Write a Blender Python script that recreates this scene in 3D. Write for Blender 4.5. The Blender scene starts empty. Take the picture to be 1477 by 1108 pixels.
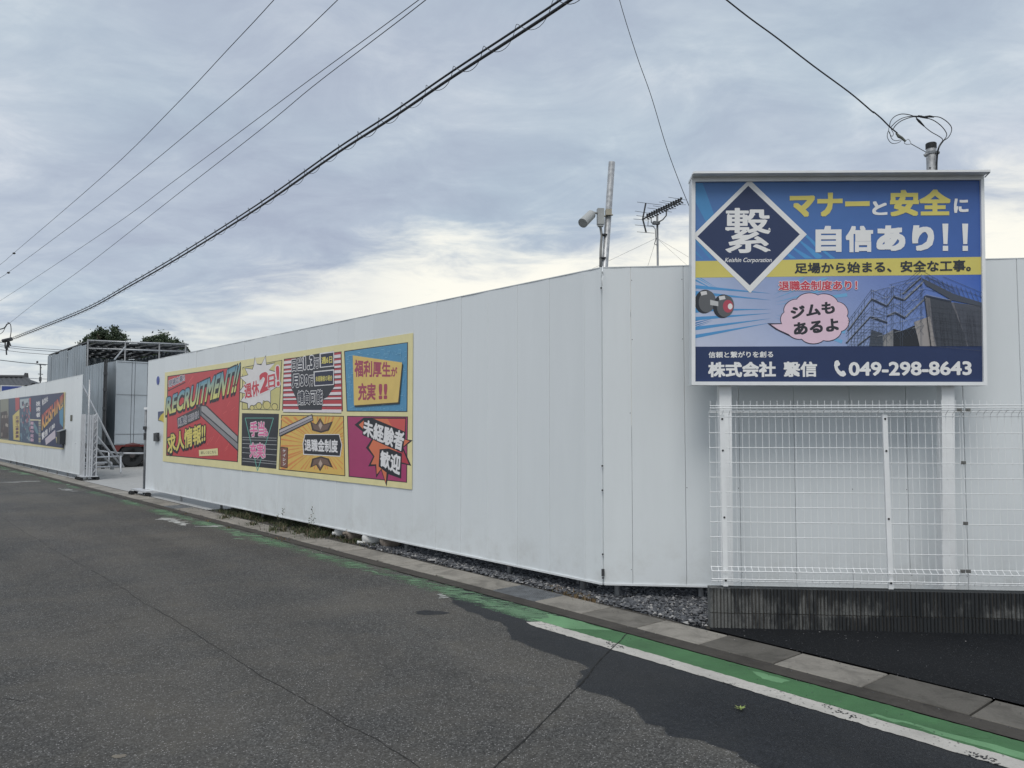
import bpy, math, random
from mathutils import Vector, geometry
random.seed(7)
S = bpy.context.scene
COL = S.collection

# ------------------------------------------------------------ camera, sky, sun, exposure
H = 1.64
PITCH = math.atan(58.6 / 1109.0)
cam = bpy.data.cameras.new('camera')
cam.sensor_width = 36.0
cam.lens = 1109.0 / 1477.0 * 36.0
cam.clip_end = 3000.0
cam.clip_start = 0.05
camo = bpy.data.objects.new('camera', cam)
camo.location = (0, 0, H)
camo.rotation_euler = (math.pi / 2 + PITCH, 0, 0)
COL.objects.link(camo)
S.camera = camo

SUN_ELEV, SUN_AZ = math.radians(58), math.radians(196)   # behind the camera (clockwise from +Y)
sd = Vector((math.sin(SUN_AZ) * math.cos(SUN_ELEV), math.cos(SUN_AZ) * math.cos(SUN_ELEV), math.sin(SUN_ELEV)))
sl = bpy.data.lights.new('sun', 'SUN')
sl.energy = 1.45
sl.angle = math.radians(30)
sl.color = (1.0, 0.965, 0.92)
so = bpy.data.objects.new('sun', sl)
so.rotation_euler = sd.to_track_quat('Z', 'Y').to_euler()
so.location = (3, -8, 14)
COL.objects.link(so)

w = bpy.data.worlds.new('World')
S.world = w
w.use_nodes = True
nt = w.node_tree
for n in list(nt.nodes):
    nt.nodes.remove(n)


class NG:
    """tiny node helper"""
    def __init__(s, tree):
        s.t = tree

    def n(s, kind, **kw):
        nd = s.t.nodes.new(kind)
        for k, v in kw.items():
            setattr(nd, k, v)
        return nd

    def put(s, sock, v):
        if v is None:
            return
        if hasattr(v, 'is_linked') or isinstance(v, bpy.types.NodeSocket):
            s.t.links.new(v, sock)
        else:
            sock.default_value = v

    def m(s, op, a, b=0.0, c=None, clamp=False):
        nd = s.n('ShaderNodeMath', operation=op, use_clamp=clamp)
        s.put(nd.inputs[0], a)
        s.put(nd.inputs[1], b)
        if c is not None:
            s.put(nd.inputs[2], c)
        return nd.outputs[0]

    def noise(s, vec, scale, detail=4.0, rough=0.55, dist=0.0):
        nd = s.n('ShaderNodeTexNoise')
        if vec is not None:
            s.put(nd.inputs['Vector'], vec)
        nd.inputs['Scale'].default_value = scale
        nd.inputs['Detail'].default_value = detail
        nd.inputs['Roughness'].default_value = rough
        nd.inputs['Distortion'].default_value = dist
        return nd.outputs['Fac']

    def ramp(s, fac, stops, interp='LINEAR'):
        nd = s.n('ShaderNodeValToRGB')
        cr = nd.color_ramp
        cr.interpolation = interp
        while len(cr.elements) < len(stops):
            cr.elements.new(0.5)
        for e, (p, c) in zip(cr.elements, stops):
            e.position = p
            if not hasattr(c, '__len__'):
                c = (c, c, c)
            e.color = (c[0], c[1], c[2], 1)
        s.put(nd.inputs[0], fac)
        return nd.outputs['Color']

    def mix(s, fac, a, b, mode='MIX'):
        nd = s.n('ShaderNodeMix', data_type='RGBA', blend_type=mode)
        s.put(nd.inputs[0], fac)
        for sock, v in ((nd.inputs[6], a), (nd.inputs[7], b)):
            if isinstance(v, tuple) and len(v) == 3:
                v = (*v, 1)
            s.put(sock, v)
        return nd.outputs[2]

    def mapr(s, v, a, b, c=0.0, d=1.0, smooth=True):
        nd = s.n('ShaderNodeMapRange', interpolation_type='SMOOTHSTEP' if smooth else 'LINEAR')
        s.put(nd.inputs[0], v)
        for i, x in enumerate((a, b, c, d)):
            s.put(nd.inputs[i + 1], x)
        return nd.outputs[0]

    def vec(s, x, y, z):
        nd = s.n('ShaderNodeCombineXYZ')
        s.put(nd.inputs[0], x); s.put(nd.inputs[1], y); s.put(nd.inputs[2], z)
        return nd.outputs[0]

    def scale(s, v, xyz, rot=(0, 0, 0)):
        nd = s.n('ShaderNodeMapping')
        s.put(nd.inputs[0], v)
        nd.inputs['Scale'].default_value = xyz
        nd.inputs['Rotation'].default_value = rot
        return nd.outputs[0]


g = NG(nt)
tc = g.n('ShaderNodeTexCoord')
sep = g.n('ShaderNodeSeparateXYZ')
nt.links.new(tc.outputs['Generated'], sep.inputs[0])
dx, dy, dz = sep.outputs
zp = g.m('ADD', g.m('MAXIMUM', dz, 0.0), 0.17)
cv = g.vec(g.m('DIVIDE', dx, zp), g.m('DIVIDE', dy, zp), 0.0)
cv2 = g.scale(cv, (1.0, 1.35, 1.0), (0, 0, math.radians(24)))
n1 = g.noise(cv2, 0.62, 9, 0.62, 0.35)
n2 = g.noise(cv, 0.28, 3, 0.5, 0.2)
n3 = g.noise(cv2, 3.0, 7, 0.62, 0.6)
v = g.m('ADD', g.m('ADD', g.m('MULTIPLY', n1, 0.44), g.m('MULTIPLY', n2, 0.30)), g.m('MULTIPLY', n3, 0.26))
cloud = g.ramp(v, [(0.40, (0.340, 0.390, 0.500)), (0.465, (0.395, 0.455, 0.560)), (0.51, (0.455, 0.515, 0.610)),
                   (0.55, (0.55, 0.60, 0.680)), (0.61, (0.72, 0.745, 0.79))])
cloud = g.mix(g.mapr(g.noise(cv, 0.75, 3, 0.5), 0.42, 0.60, 0, 1), cloud, (0.965, 1.01, 1.0), 'MULTIPLY')
cloud = g.mix(1.0, cloud, (1.01, 0.99, 0.955), 'MULTIPLY')
# thin bright band under the deck, on the side where the low sun is
edge = g.ramp(g.mapr(dx, -0.7, 0.7, 0, 1, False), [(0.0, 0.085), (0.17, 0.105), (0.30, 0.175), (0.40, 0.225), (0.55, 0.232), (0.8, 0.245), (1.0, 0.24)])
edge_n = g.m('ADD', edge, g.m('MULTIPLY', g.m('SUBTRACT', n3, 0.5), 0.16))
edge_n = g.m('ADD', edge_n, g.m('MULTIPLY', g.m('SUBTRACT', n1, 0.44), 0.15))
band = g.mapr(g.m('SUBTRACT', edge_n, dz), -0.035, 0.055)
side = g.mapr(dy, -0.1, 0.8, 0.25, 1.0)
lowc = g.mapr(g.noise(g.vec(g.m('MULTIPLY', dx, 2.2), dy, g.m('MULTIPLY', dz, 17.0)), 1.6, 5, 0.55), 0.40, 0.62, 0.30, 1.0)
leftc = g.mapr(dx, -0.34, -0.08, 0.2, 1.0)
band = g.m('MULTIPLY', g.m('MULTIPLY', band, side), g.m('MAXIMUM', leftc, g.m('MULTIPLY', lowc, 0.72)))
cloud = g.mix(band, cloud, (0.87, 0.845, 0.75))
sky = g.n('ShaderNodeTexSky', sky_type='NISHITA', sun_disc=False)
sky.sun_elevation = SUN_ELEV
sky.sun_rotation = SUN_AZ
cl10 = g.mix(1.0, cloud, (10.0, 10.0, 10.0), 'MULTIPLY')
skyc = g.mix(0.93, sky.outputs[0], cl10)
bg = g.n('ShaderNodeBackground')
nt.links.new(skyc, bg.inputs[0])
bg.inputs[1].default_value = 0.1
wo = g.n('ShaderNodeOutputWorld')
nt.links.new(bg.outputs[0], wo.inputs[0])

S.view_settings.view_transform = 'Standard'
S.view_settings.look = 'None'
S.view_settings.exposure = 0.27
S.view_settings.gamma = 1.0
S.view_settings.use_curve_mapping = False

# ------------------------------------------------------------ geometry helpers
F = 1109.0
CT, ST = math.cos(PITCH), math.sin(PITCH)
CAMP = Vector((0, 0, H))


def ray(px, py):
    a = (px - 738.5) / F
    b = (554.0 - py) / F
    return Vector((a, CT - b * ST, ST + b * CT))


def gp(px, py, z=0.0):
    """point of the level z seen at a pixel of the photograph (used to survey the place)"""
    d = ray(px, py)
    return CAMP + d * ((z - H) / d.z)


def dp(px, py, depth):
    d = ray(px, py)
    return CAMP + d * (depth / d.y)


class VP:
    """a vertical plane through p along the heading t; normal faces the camera"""
    def __init__(s, p, t):
        s.o = Vector((p[0], p[1], 0))
        s.t = Vector((t[0], t[1], 0)).normalized()
        n = Vector((s.t.y, -s.t.x, 0))
        if n.dot(CAMP - s.o) < 0:
            n = -n
        s.n = n

    def at(s, px, py, off=0.0):
        d = ray(px, py)
        k = (s.o + s.n * off - CAMP).dot(s.n) / d.dot(s.n)
        return CAMP + d * k

    def p(s, a, z, off=0.0):
        q = s.o + s.t * a + s.n * off
        return Vector((q.x, q.y, z))

    def a(s, q):
        return (Vector((q[0], q[1], 0)) - s.o).dot(s.t)


class MB:
    def __init__(s):
        s.v = []
        s.f = []
        s.c = []

    def add(s, vs, fs, col=None):
        b = len(s.v)
        s.v += [tuple(x) for x in vs]
        s.f += [tuple(i + b for i in f) for f in fs]
        if col is not None:
            if len(col) == len(vs) and hasattr(col[0], '__len__'):
                s.c += [tuple(c) for c in col]
            else:
                s.c += [tuple(col)] * len(vs)
        return s

    def prism(s, pts, ext):
        """closed polygon pts extruded by the vector ext"""
        ext = Vector(ext)
        n = len(pts)
        pts = [Vector(p) for p in pts]
        vs = pts + [p + ext for p in pts]
        nrm = Vector((0, 0, 0))
        for i in range(n):
            nrm += pts[i].cross(pts[(i + 1) % n])
        fs = [tuple(range(n)), tuple(range(2 * n - 1, n - 1, -1))]
        fs += [(i, i + n, (i + 1) % n + n, (i + 1) % n) for i in range(n)]
        if nrm.dot(ext) > 0:
            fs = [tuple(reversed(f)) for f in fs]
        return s.add(vs, fs)

    def box(s, x0, y0, z0, x1, y1, z1, rot=0.0, o=(0, 0, 0)):
        c, q = math.cos(rot), math.sin(rot)
        vs = []
        for x, y, z in ((x0, y0, z0), (x1, y0, z0), (x1, y1, z0), (x0, y1, z0), (x0, y0, z1), (x1, y0, z1), (x1, y1, z1), (x0, y1, z1)):
            vs.append((o[0] + x * c - y * q, o[1] + x * q + y * c, o[2] + z))
        return s.add(vs, [(0, 3, 2, 1), (4, 5, 6, 7), (0, 1, 5, 4), (1, 2, 6, 5), (2, 3, 7, 6), (3, 0, 4, 7)])

    def tube(s, pts, r, n=8, cap=True):
        pts = [Vector(p) for p in pts]
        rs = r if hasattr(r, '__len__') else [r] * len(pts)
        base = len(s.v)
        prev = None
        vs, fs = [], []
        for i, p in enumerate(pts):
            a = pts[max(i - 1, 0)]
            b = pts[min(i + 1, len(pts) - 1)]
            d = (b - a)
            d = d.normalized() if d.length > 1e-9 else Vector((0, 0, 1))
            if prev is None:
                u = d.cross(Vector((0, 0, 1)) if abs(d.z) < 0.9 else Vector((1, 0, 0))).normalized()
            else:
                u = (prev - d * prev.dot(d))
                u = u.normalized() if u.length > 1e-6 else d.orthogonal().normalized()
            prev = u
            wv = d.cross(u)
            for k in range(n):
                t = 2 * math.pi * k / n
                vs.append(p + (u * math.cos(t) + wv * math.sin(t)) * rs[i])
        for i in range(len(pts) - 1):
            for k in range(n):
                k2 = (k + 1) % n
                fs.append((i * n + k, i * n + k2, (i + 1) * n + k2, (i + 1) * n + k))
        if cap:
            fs.append(tuple(range(n - 1, -1, -1)))
            fs.append(tuple((len(pts) - 1) * n + k for k in range(n)))
        return s.add(vs, fs)

    def lathe(s, c, axis, prof, n=16):
        """prof: list of (distance along axis, radius)"""
        c = Vector(c)
        ax = Vector(axis).normalized()
        return s.tube([c + ax * a for a, r in prof], [max(r, 1e-4) for a, r in prof], n)

    def mesh(s, name, mat, org=(0, 0, 0), smooth=False):
        me = bpy.data.meshes.new(name)
        o = Vector(org)
        me.from_pydata([tuple(Vector(p) - o) for p in s.v], [], s.f)
        if s.c:
            at = me.color_attributes.new('Col', 'FLOAT_COLOR', 'POINT')
            flat = []
            for c in s.c:
                flat += [c[0], c[1], c[2], 1.0]
            at.data.foreach_set('color', flat)
        if mat:
            me.materials.append(mat)
        if smooth:
            me.polygons.foreach_set('use_smooth', [True] * len(me.polygons))
        me.update()
        return me


def world_loc(o):
    v_ = Vector((0, 0, 0))
    while o:
        v_ += o.location
        o = o.parent
    return v_


def part(name, mb, mat, parent=None, org=None, smooth=False, label=None, stuff=False):
    base = world_loc(parent) if parent else Vector((0, 0, 0))
    og = Vector(org) if org is not None else base
    o = bpy.data.objects.new(name, mb.mesh(name, mat, og, smooth))
    COL.objects.link(o)
    if parent:
        o.parent = parent
    o.location = og - base
    if label:
        o['label'] = label
    if stuff:
        o['kind'] = 'stuff'
    return o


def inst(name, me, loc, parent=None, rz=0.0, scale=(1, 1, 1)):
    base = world_loc(parent) if parent else Vector((0, 0, 0))
    o = bpy.data.objects.new(name, me)
    COL.objects.link(o)
    if parent:
        o.parent = parent
    o.location = Vector(loc) - base
    o.rotation_euler = (0, 0, rz)
    o.scale = scale
    return o


def thing(name, loc, label, cat, group=None):
    o = bpy.data.objects.new(name, None)
    o.empty_display_size = 0.2
    COL.objects.link(o)
    o.location = loc
    o['label'] = label
    o['category'] = cat
    if group:
        o['group'] = group
    return o


def tag(o, label, cat, group=None):
    o['label'] = label
    o['category'] = cat
    if group:
        o['group'] = group
    return o


def struct(name, mb, mat, smooth=False, parent=None):
    o = part(name, mb, mat, parent, smooth=smooth)
    if not parent:
        o['kind'] = 'structure'
    return o


# ------------------------------------------------------------ materials
def newmat(name):
    m = bpy.data.materials.new(name)
    m.use_nodes = True
    t = m.node_tree
    for n in list(t.nodes):
        t.nodes.remove(n)
    gg = NG(t)
    b = gg.n('ShaderNodeBsdfPrincipled')
    o = gg.n('ShaderNodeOutputMaterial')
    t.links.new(b.outputs[0], o.inputs[0])
    return m, gg, b


def bump(gg, b, h, strength=0.3, dist=0.01):
    bn = gg.n('ShaderNodeBump')
    bn.inputs['Strength'].default_value = strength
    bn.inputs['Distance'].default_value = dist
    gg.put(bn.inputs['Height'], h)
    gg.t.links.new(bn.outputs[0], b.inputs['Normal'])


def geo(gg):
    return gg.n('ShaderNodeNewGeometry').outputs['Position']


def plain(name, c, rough=0.5, metal=0.0, var=0.12, scale=6.0, bmp=0.0, spec=0.5, stretch=(1, 1, 1)):
    m, gg, b = newmat(name)
    p = gg.scale(geo(gg), stretch)
    n_ = gg.noise(p, scale, 6, 0.6)
    lo = tuple(x * (1 - var) for x in c)
    hi = tuple(min(1, x * (1 + var)) for x in c)
    gg.put(b.inputs['Base Color'], gg.ramp(n_, [(0.3, lo), (0.7, hi)]))
    gg.put(b.inputs['Roughness'], gg.mapr(n_, 0.3, 0.7, max(0.02, rough - 0.07), min(1, rough + 0.07)))
    b.inputs['Metallic'].default_value = metal
    b.inputs['Specular IOR Level'].default_value = spec
    if bmp:
        bump(gg, b, gg.noise(p, scale * 12, 3), bmp, 0.004)
    return m


def s2l(c):
    c /= 255.0
    return c / 12.92 if c <= 0.04045 else ((c + 0.055) / 1.055) ** 2.4


def PC(r, g_, b):
    """print colour: apparent colour on the overcast day -> pigment albedo"""
    c_ = [min(0.86, s2l(r) * 1.36), min(0.86, s2l(g_) * 1.24), min(0.86, s2l(b) * 1.12)]
    m_ = sum(c_) / 3
    return tuple((x * 0.84 + m_ * 0.16) * 0.96 for x in c_)


M = {}
# asphalt
def asphalt(name, lo, hi, rough, wet=False):
    m, gg, b = newmat(name)
    p = geo(gg)
    fine = gg.noise(p, 62, 5, 0.8)
    vo = gg.n('ShaderNodeTexVoronoi')
    gg.put(vo.inputs['Vector'], p)
    vo.inputs['Scale'].default_value = 104
    st = gg.n('ShaderNodeSeparateColor')
    gg.t.links.new(vo.outputs['Color'], st.inputs[0])
    stone = gg.mapr(st.outputs[0], 0.76, 0.98, 0, 1)
    stone = gg.m('MULTIPLY', stone, gg.mapr(vo.outputs['Distance'], 0.25, 0.5, 1, 0))
    big = gg.noise(p, 0.55, 6, 0.62, 0.3)
    mid = gg.noise(gg.scale(p, (1, 1, 1)), 3.2, 7, 0.7)
    base = gg.ramp(fine, [(0.38, lo), (0.62, hi)])
    grain = gg.ramp(st.outputs[1], [(0.0, 0.46), (0.5, 0.94), (1.0, 1.56)])
    base = gg.mix(1.0 if not wet else 0.6, base, grain, 'MULTIPLY')
    vo2 = gg.n('ShaderNodeTexVoronoi')
    gg.put(vo2.inputs['Vector'], p)
    vo2.inputs['Scale'].default_value = 34
    s2 = gg.n('ShaderNodeSeparateColor')
    gg.t.links.new(vo2.outputs['Color'], s2.inputs[0])
    base = gg.mix(0.4, base, gg.ramp(s2.outputs[0], [(0.0, 0.72), (1.0, 1.28)]), 'MULTIPLY')
    base = gg.mix(gg.mapr(big, 0.36, 0.66, 0, 0.5), base, tuple(x * f for x, f in zip(hi, (1.18, 1.08, 0.95))))
    base = gg.mix(gg.mapr(mid, 0.50, 0.72, 0, 0.22), base, tuple(x * f for x, f in zip(hi, (1.5, 1.35, 1.1))))
    base = gg.mix(gg.mapr(gg.noise(p, 1.3, 5, 0.7), 0.56, 0.72, 0, 0.35), base, tuple(x * 0.75 for x in lo))
    rot = gg.scale(p, (1, 1, 1), (0, 0, math.radians(49.5)))
    sr = gg.n('ShaderNodeSeparateXYZ')
    gg.t.links.new(rot, sr.inputs[0])
    lane = gg.noise(gg.vec(gg.m('MULTIPLY', sr.outputs[0], 0.06), sr.outputs[1], 0.0), 1.1, 2, 0.5, 0.2)
    base = gg.mix(1.0, base, gg.ramp(lane, [(0.36, 0.86), (0.62, 1.12)]), 'MULTIPLY')
    base = gg.mix(gg.m('MULTIPLY', stone, 0.30 if wet else 0.9), base, (0.34, 0.33, 0.32) if not wet else (0.14, 0.14, 0.14))
    gg.put(b.inputs['Base Color'], base)
    gg.put(b.inputs['Roughness'], gg.mapr(fine, 0.3, 0.7, rough - 0.06, rough + 0.08))
    b.inputs['Specular IOR Level'].default_value = 0.22 if wet else 0.35
    h = gg.m('ADD', gg.m('MULTIPLY', vo.outputs['Distance'], -1.0), fine)
    bump(gg, b, h, 0.35 if wet else 0.55, 0.006)
    return m


M['asphalt'] = asphalt('worn_asphalt', (0.031, 0.031, 0.030), (0.094, 0.093, 0.089), 0.88)
M['asphalt_wet'] = asphalt('damp_asphalt', (0.008, 0.0095, 0.012), (0.025, 0.028, 0.033), 0.62, True)
M['asphalt_mid'] = asphalt('half_dry_asphalt', (0.022, 0.023, 0.024), (0.066, 0.067, 0.068), 0.8)
M['asphalt_new'] = asphalt('new_asphalt', (0.0035, 0.0045, 0.006), (0.0095, 0.011, 0.014), 0.85, True)

def panel_mat(name, c, var):
    m, gg, b = newmat(name)
    p = geo(gg)
    oi = gg.n('ShaderNodeObjectInfo')
    st = gg.noise(gg.scale(p, (3, 3, 0.35)), 2.2, 6, 0.65)
    base = gg.ramp(st, [(0.3, tuple(x * (1 - var) for x in c)), (0.7, c)])
    k = gg.mapr(oi.outputs['Random'], 0, 1, 0.955, 1.0, False)
    base = gg.mix(1.0, base, gg.vec(k, k, k), 'MULTIPLY')
    # dust splashed up the foot of the panel
    z = gg.n('ShaderNodeSeparateXYZ')
    gg.t.links.new(p, z.inputs[0])
    dirt = gg.m('MULTIPLY', gg.mapr(z.outputs[2], 0.14, 0.75, 1, 0), gg.mapr(gg.noise(p, 3.5, 7, 0.7), 0.42, 0.72, 0, 0.26))
    base = gg.mix(dirt, base, (0.36, 0.34, 0.30))
    gg.put(b.inputs['Base Color'], base)
    gg.put(b.inputs['Roughness'], gg.mapr(st, 0.3, 0.7, 0.30, 0.42))
    b.inputs['Specular IOR Level'].default_value = 0.45
    bump(gg, b, gg.noise(gg.scale(p, (1, 1, 0.5)), 2.0, 2), 0.25, 0.01)
    return m


M['panel'] = panel_mat('white_steel_panel', (0.752, 0.785, 0.796), 0.035)
M['trim'] = plain('white_trim', (0.68, 0.70, 0.71), 0.4, var=0.06)
M['white'] = plain('white_coating', (0.80, 0.81, 0.81), 0.35, var=0.05)
M['galv'] = plain('galvanised_steel', (0.40, 0.41, 0.42), 0.42, 0.45, 0.25, 22)
M['galv_dull'] = plain('dull_galvanised_steel', (0.21, 0.22, 0.23), 0.55, 0.35, 0.25, 9)
M['galv_sheet'] = plain('weathered_galvanised_sheet', (0.31, 0.35, 0.38), 0.5, 0.2, 0.30, 1.2, stretch=(1, 1, 0.35))
M['box_sheet'] = plain('pale_aluminium_sheet', (0.50, 0.54, 0.57), 0.42, 0.25, 0.12, 0.9)
M['black'] = plain('black_rubber', (0.018, 0.019, 0.02), 0.6)
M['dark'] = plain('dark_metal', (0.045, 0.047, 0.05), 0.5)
M['cable'] = plain('cable_sheath', (0.028, 0.030, 0.034), 0.55)
M['wire'] = plain('aged_wire', (0.10, 0.11, 0.12), 0.5)
M['grey'] = plain('grey_plastic', (0.38, 0.39, 0.38), 0.5)
M['conduit'] = plain('beige_grey_conduit', (0.26, 0.26, 0.25), 0.5)
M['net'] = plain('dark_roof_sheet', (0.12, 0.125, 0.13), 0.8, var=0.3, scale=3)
M['red'] = plain('faded_red_paint', (0.20, 0.035, 0.03), 0.5, var=0.25, scale=3)
M['white_paint'] = None
M['soil'] = plain('bare_soil', (0.055, 0.050, 0.042), 0.95, var=0.35, scale=2.5, bmp=0.5)
M['crack'] = plain('crack_dirt', (0.012, 0.012, 0.011), 0.95)
M['post_grey'] = plain('zinc_grey_post', (0.42, 0.43, 0.44), 0.55, 0.1, 0.2, 14)
M['tile'] = plain('dark_roof_tile', (0.055, 0.057, 0.062), 0.6, var=0.25, scale=3)
M['render'] = plain('pale_render', (0.62, 0.63, 0.62), 0.8)
M['blue'] = plain('deep_blue_print', (0.03, 0.06, 0.30), 0.4)
M['gate'] = plain('white_grey_gate_metal', (0.55, 0.56, 0.58), 0.4, 0.2)
M['bolt'] = plain('steel_bolt', (0.03, 0.03, 0.032), 0.4, 0.3)
M['clip'] = plain('zinc_clip', (0.20, 0.20, 0.19), 0.5, 0.5)
M['stone'] = None

def concrete(name, c, use_obj=False, stain=0.35):
    m, gg, b = newmat(name)
    p = geo(gg)
    fine = gg.noise(p, 60, 5, 0.7)
    mid = gg.noise(p, 3.4, 7, 0.68, 0.7)
    base = gg.ramp(fine, [(0.25, tuple(x * 0.82 for x in c)), (0.75, tuple(x * 1.14 for x in c))])
    base = gg.mix(gg.mapr(mid, 0.42, 0.66, 0, stain), base, tuple(x * 0.45 for x in c))
    if use_obj:
        oi = gg.n('ShaderNodeObjectInfo')
        base = gg.mix(1.0, base, oi.outputs['Color'], 'MULTIPLY')
    gg.put(b.inputs['Base Color'], base)
    b.inputs['Roughness'].default_value = 0.88
    b.inputs['Specular IOR Level'].default_value = 0.3
    bump(gg, b, gg.noise(p, 130, 4, 0.7), 0.35, 0.003)
    return m


M['slab'] = concrete('drain_cover_concrete', (0.27, 0.255, 0.23), True, 0.62)
M['flange'] = concrete('gutter_edge_concrete', (0.060, 0.054, 0.047), False, 0.6)
M['yard'] = concrete('yard_concrete', (0.36, 0.36, 0.35), False, 0.22)

# split-faced block, mould streaks running down it
m, gg, b = newmat('mouldy_darkened_block')
p = geo(gg)
oi = gg.n('ShaderNodeObjectInfo')
fine = gg.noise(p, 90, 4, 0.7)
streak = gg.noise(gg.scale(p, (9, 9, 1.6)), 2.0, 6, 0.7)
patch = gg.noise(p, 3.4, 5, 0.65)
sx = gg.n('ShaderNodeSeparateXYZ')
gg.t.links.new(p, sx.inputs[0])
base = gg.ramp(fine, [(0.3, (0.085, 0.087, 0.084)), (0.7, (0.175, 0.177, 0.170))])
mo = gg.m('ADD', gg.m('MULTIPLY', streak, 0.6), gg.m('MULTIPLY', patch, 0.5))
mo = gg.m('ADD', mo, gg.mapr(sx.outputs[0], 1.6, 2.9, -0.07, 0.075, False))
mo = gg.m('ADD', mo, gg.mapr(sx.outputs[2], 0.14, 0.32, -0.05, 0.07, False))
mo = gg.m('ADD', mo, gg.m('MULTIPLY', gg.mapr(sx.outputs[2], 0.10, 0.125, 1, 0, False), gg.mapr(sx.outputs[0], 2.0, 3.0, 0, 0.12, False)))  # lower course turns darker towards the right
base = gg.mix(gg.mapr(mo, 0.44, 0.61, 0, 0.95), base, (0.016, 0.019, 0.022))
gg.put(b.inputs['Base Color'], base)
b.inputs['Roughness'].default_value = 0.92
bump(gg, b, gg.noise(p, 110, 4, 0.75), 0.6, 0.004)
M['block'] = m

def paint(name, c, thresh, dark):
    """road paint worn through to the asphalt; where it is thin the asphalt colour shows"""
    m, gg, b = newmat(name)
    p = geo(gg)
    n_ = gg.noise(p, 34, 6, 0.75)
    n2_ = gg.noise(p, 2.2, 6, 0.65)
    base = gg.ramp(n2_, [(0.32, tuple(x * 0.74 for x in c)), (0.66, tuple(min(1, x * 1.16) for x in c))])
    base = gg.mix(gg.mapr(gg.noise(p, 140, 3, 0.7), 0.52, 0.75, 0, 0.30), base, dark)
    w_ = gg.m('ADD', gg.m('MULTIPLY', n_, 0.5), gg.m('MULTIPLY', n2_, 0.5))
    base = gg.mix(gg.mapr(w_, thresh, thresh + 0.05, 0, 0.85), base, dark)
    gg.put(b.inputs['Base Color'], base)
    b.inputs['Roughness'].default_value = 0.7
    bump(gg, b, gg.noise(p, 100, 3, 0.7), 0.35, 0.004)
    return m


M['line'] = paint('worn_white_line_paint', (0.45, 0.43, 0.395), 0.565, (0.06, 0.06, 0.06))
M['green_wet'] = paint('dark_green_road_paint', (0.048, 0.140, 0.052), 0.62, (0.03, 0.05, 0.04))
M['green_dry'] = paint('pale_green_road_paint', (0.125, 0.27, 0.13), 0.61, (0.06, 0.10, 0.065))
M['green_flake'] = paint('flaked_green_paint', (0.125, 0.225, 0.130), 0.555, (0.07, 0.085, 0.07))
M['white_flake'] = paint('flaked_white_paint', (0.42, 0.43, 0.41), 0.60, (0.08, 0.085, 0.08))

m, gg, b = newmat('grey_gravel_stone')
oi = gg.n('ShaderNodeNewGeometry')
base = gg.ramp(oi.outputs['Random Per Island'], [(0.0, (0.03, 0.032, 0.037)), (0.55, (0.085, 0.09, 0.10)), (0.88, (0.16, 0.16, 0.165)), (1.0, (0.36, 0.35, 0.335))])
gg.put(b.inputs['Base Color'], base)
b.inputs['Roughness'].default_value = 0.85
M['stone'] = m

def leaf_mat(name, stops):
    m, gg, b = newmat(name)
    oi = gg.n('ShaderNodeNewGeometry')
    gg.put(b.inputs['Base Color'], gg.ramp(oi.outputs['Random Per Island'], stops))
    b.inputs['Roughness'].default_value = 0.65
    b.inputs['Specular IOR Level'].default_value = 0.25
    return m


M['leaf'] = leaf_mat('tree_leaf', [(0, (0.022, 0.036, 0.022)), (0.6, (0.042, 0.062, 0.034)), (1, (0.075, 0.095, 0.05))])
M['grass'] = leaf_mat('roadside_weed', [(0, (0.035, 0.05, 0.025)), (0.45, (0.06, 0.08, 0.035)), (0.72, (0.10, 0.09, 0.055)), (1, (0.16, 0.13, 0.09))])
M['dry'] = leaf_mat('dry_weed', [(0, (0.13, 0.085, 0.04)), (0.6, (0.20, 0.14, 0.08)), (1, (0.10, 0.10, 0.05))])
M['bark'] = plain('bark', (0.07, 0.055, 0.04), 0.9, var=0.3)
M['sack'] = plain('white_woven_sack', (0.62, 0.62, 0.60), 0.8, var=0.25, scale=12, bmp=0.5)
M['sack_tan'] = plain('stained_tan_sack', (0.20, 0.168, 0.14), 0.85, var=0.4, scale=9, bmp=0.5)

m, gg, b = newmat('printed_film')
at = gg.n('ShaderNodeVertexColor')
at.layer_name = 'Col'
n_ = gg.noise(geo(gg), 5.0, 5, 0.6)
k = gg.mapr(n_, 0.3, 0.7, 0.94, 1.0)
gg.put(b.inputs['Base Color'], gg.mix(1.0, at.outputs[0], gg.vec(k, k, k), 'MULTIPLY'))
b.inputs['Roughness'].default_value = 0.42
b.inputs['Specular IOR Level'].default_value = 0.4
M['film'] = m

# ------------------------------------------------------------ survey frame of the road edge
J0 = Vector((-0.18, 7.67, 0))
A1, A2 = math.radians(-49.8), math.radians(-49.1)


def R(s, n, z=0.0):
    a_ = A1 if s > 0 else A2
    u = Vector((math.cos(a_), math.sin(a_), 0))
    nn = Vector((-u.y, u.x, 0))
    q = J0 + u * s + nn * n
    return Vector((q.x, q.y, z))


def strip(mb, s0, s1, n0, n1, z, step=0.6):
    k = max(1, int((s1 - s0) / step))
    for i in range(k):
        a_ = s0 + (s1 - s0) * i / k
        b_ = s0 + (s1 - s0) * (i + 1) / k
        mb.add([R(a_, n0, z), R(b_, n0, z), R(b_, n1, z), R(a_, n1, z)], [(0, 1, 2, 3)])
    return mb


def fillpoly(mb, pts, flip_up=True):
    pts = [Vector(p) for p in pts]
    tris = geometry.tessellate_polygon([pts])
    fs = []
    for t in tris:
        a_, b_, c_ = (pts[i] for i in t)
        if (b_ - a_).cross(c_ - a_).z < 0:
            t = (t[0], t[2], t[1])
        fs.append(tuple(t))
    return mb.add(pts, fs)


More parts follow.
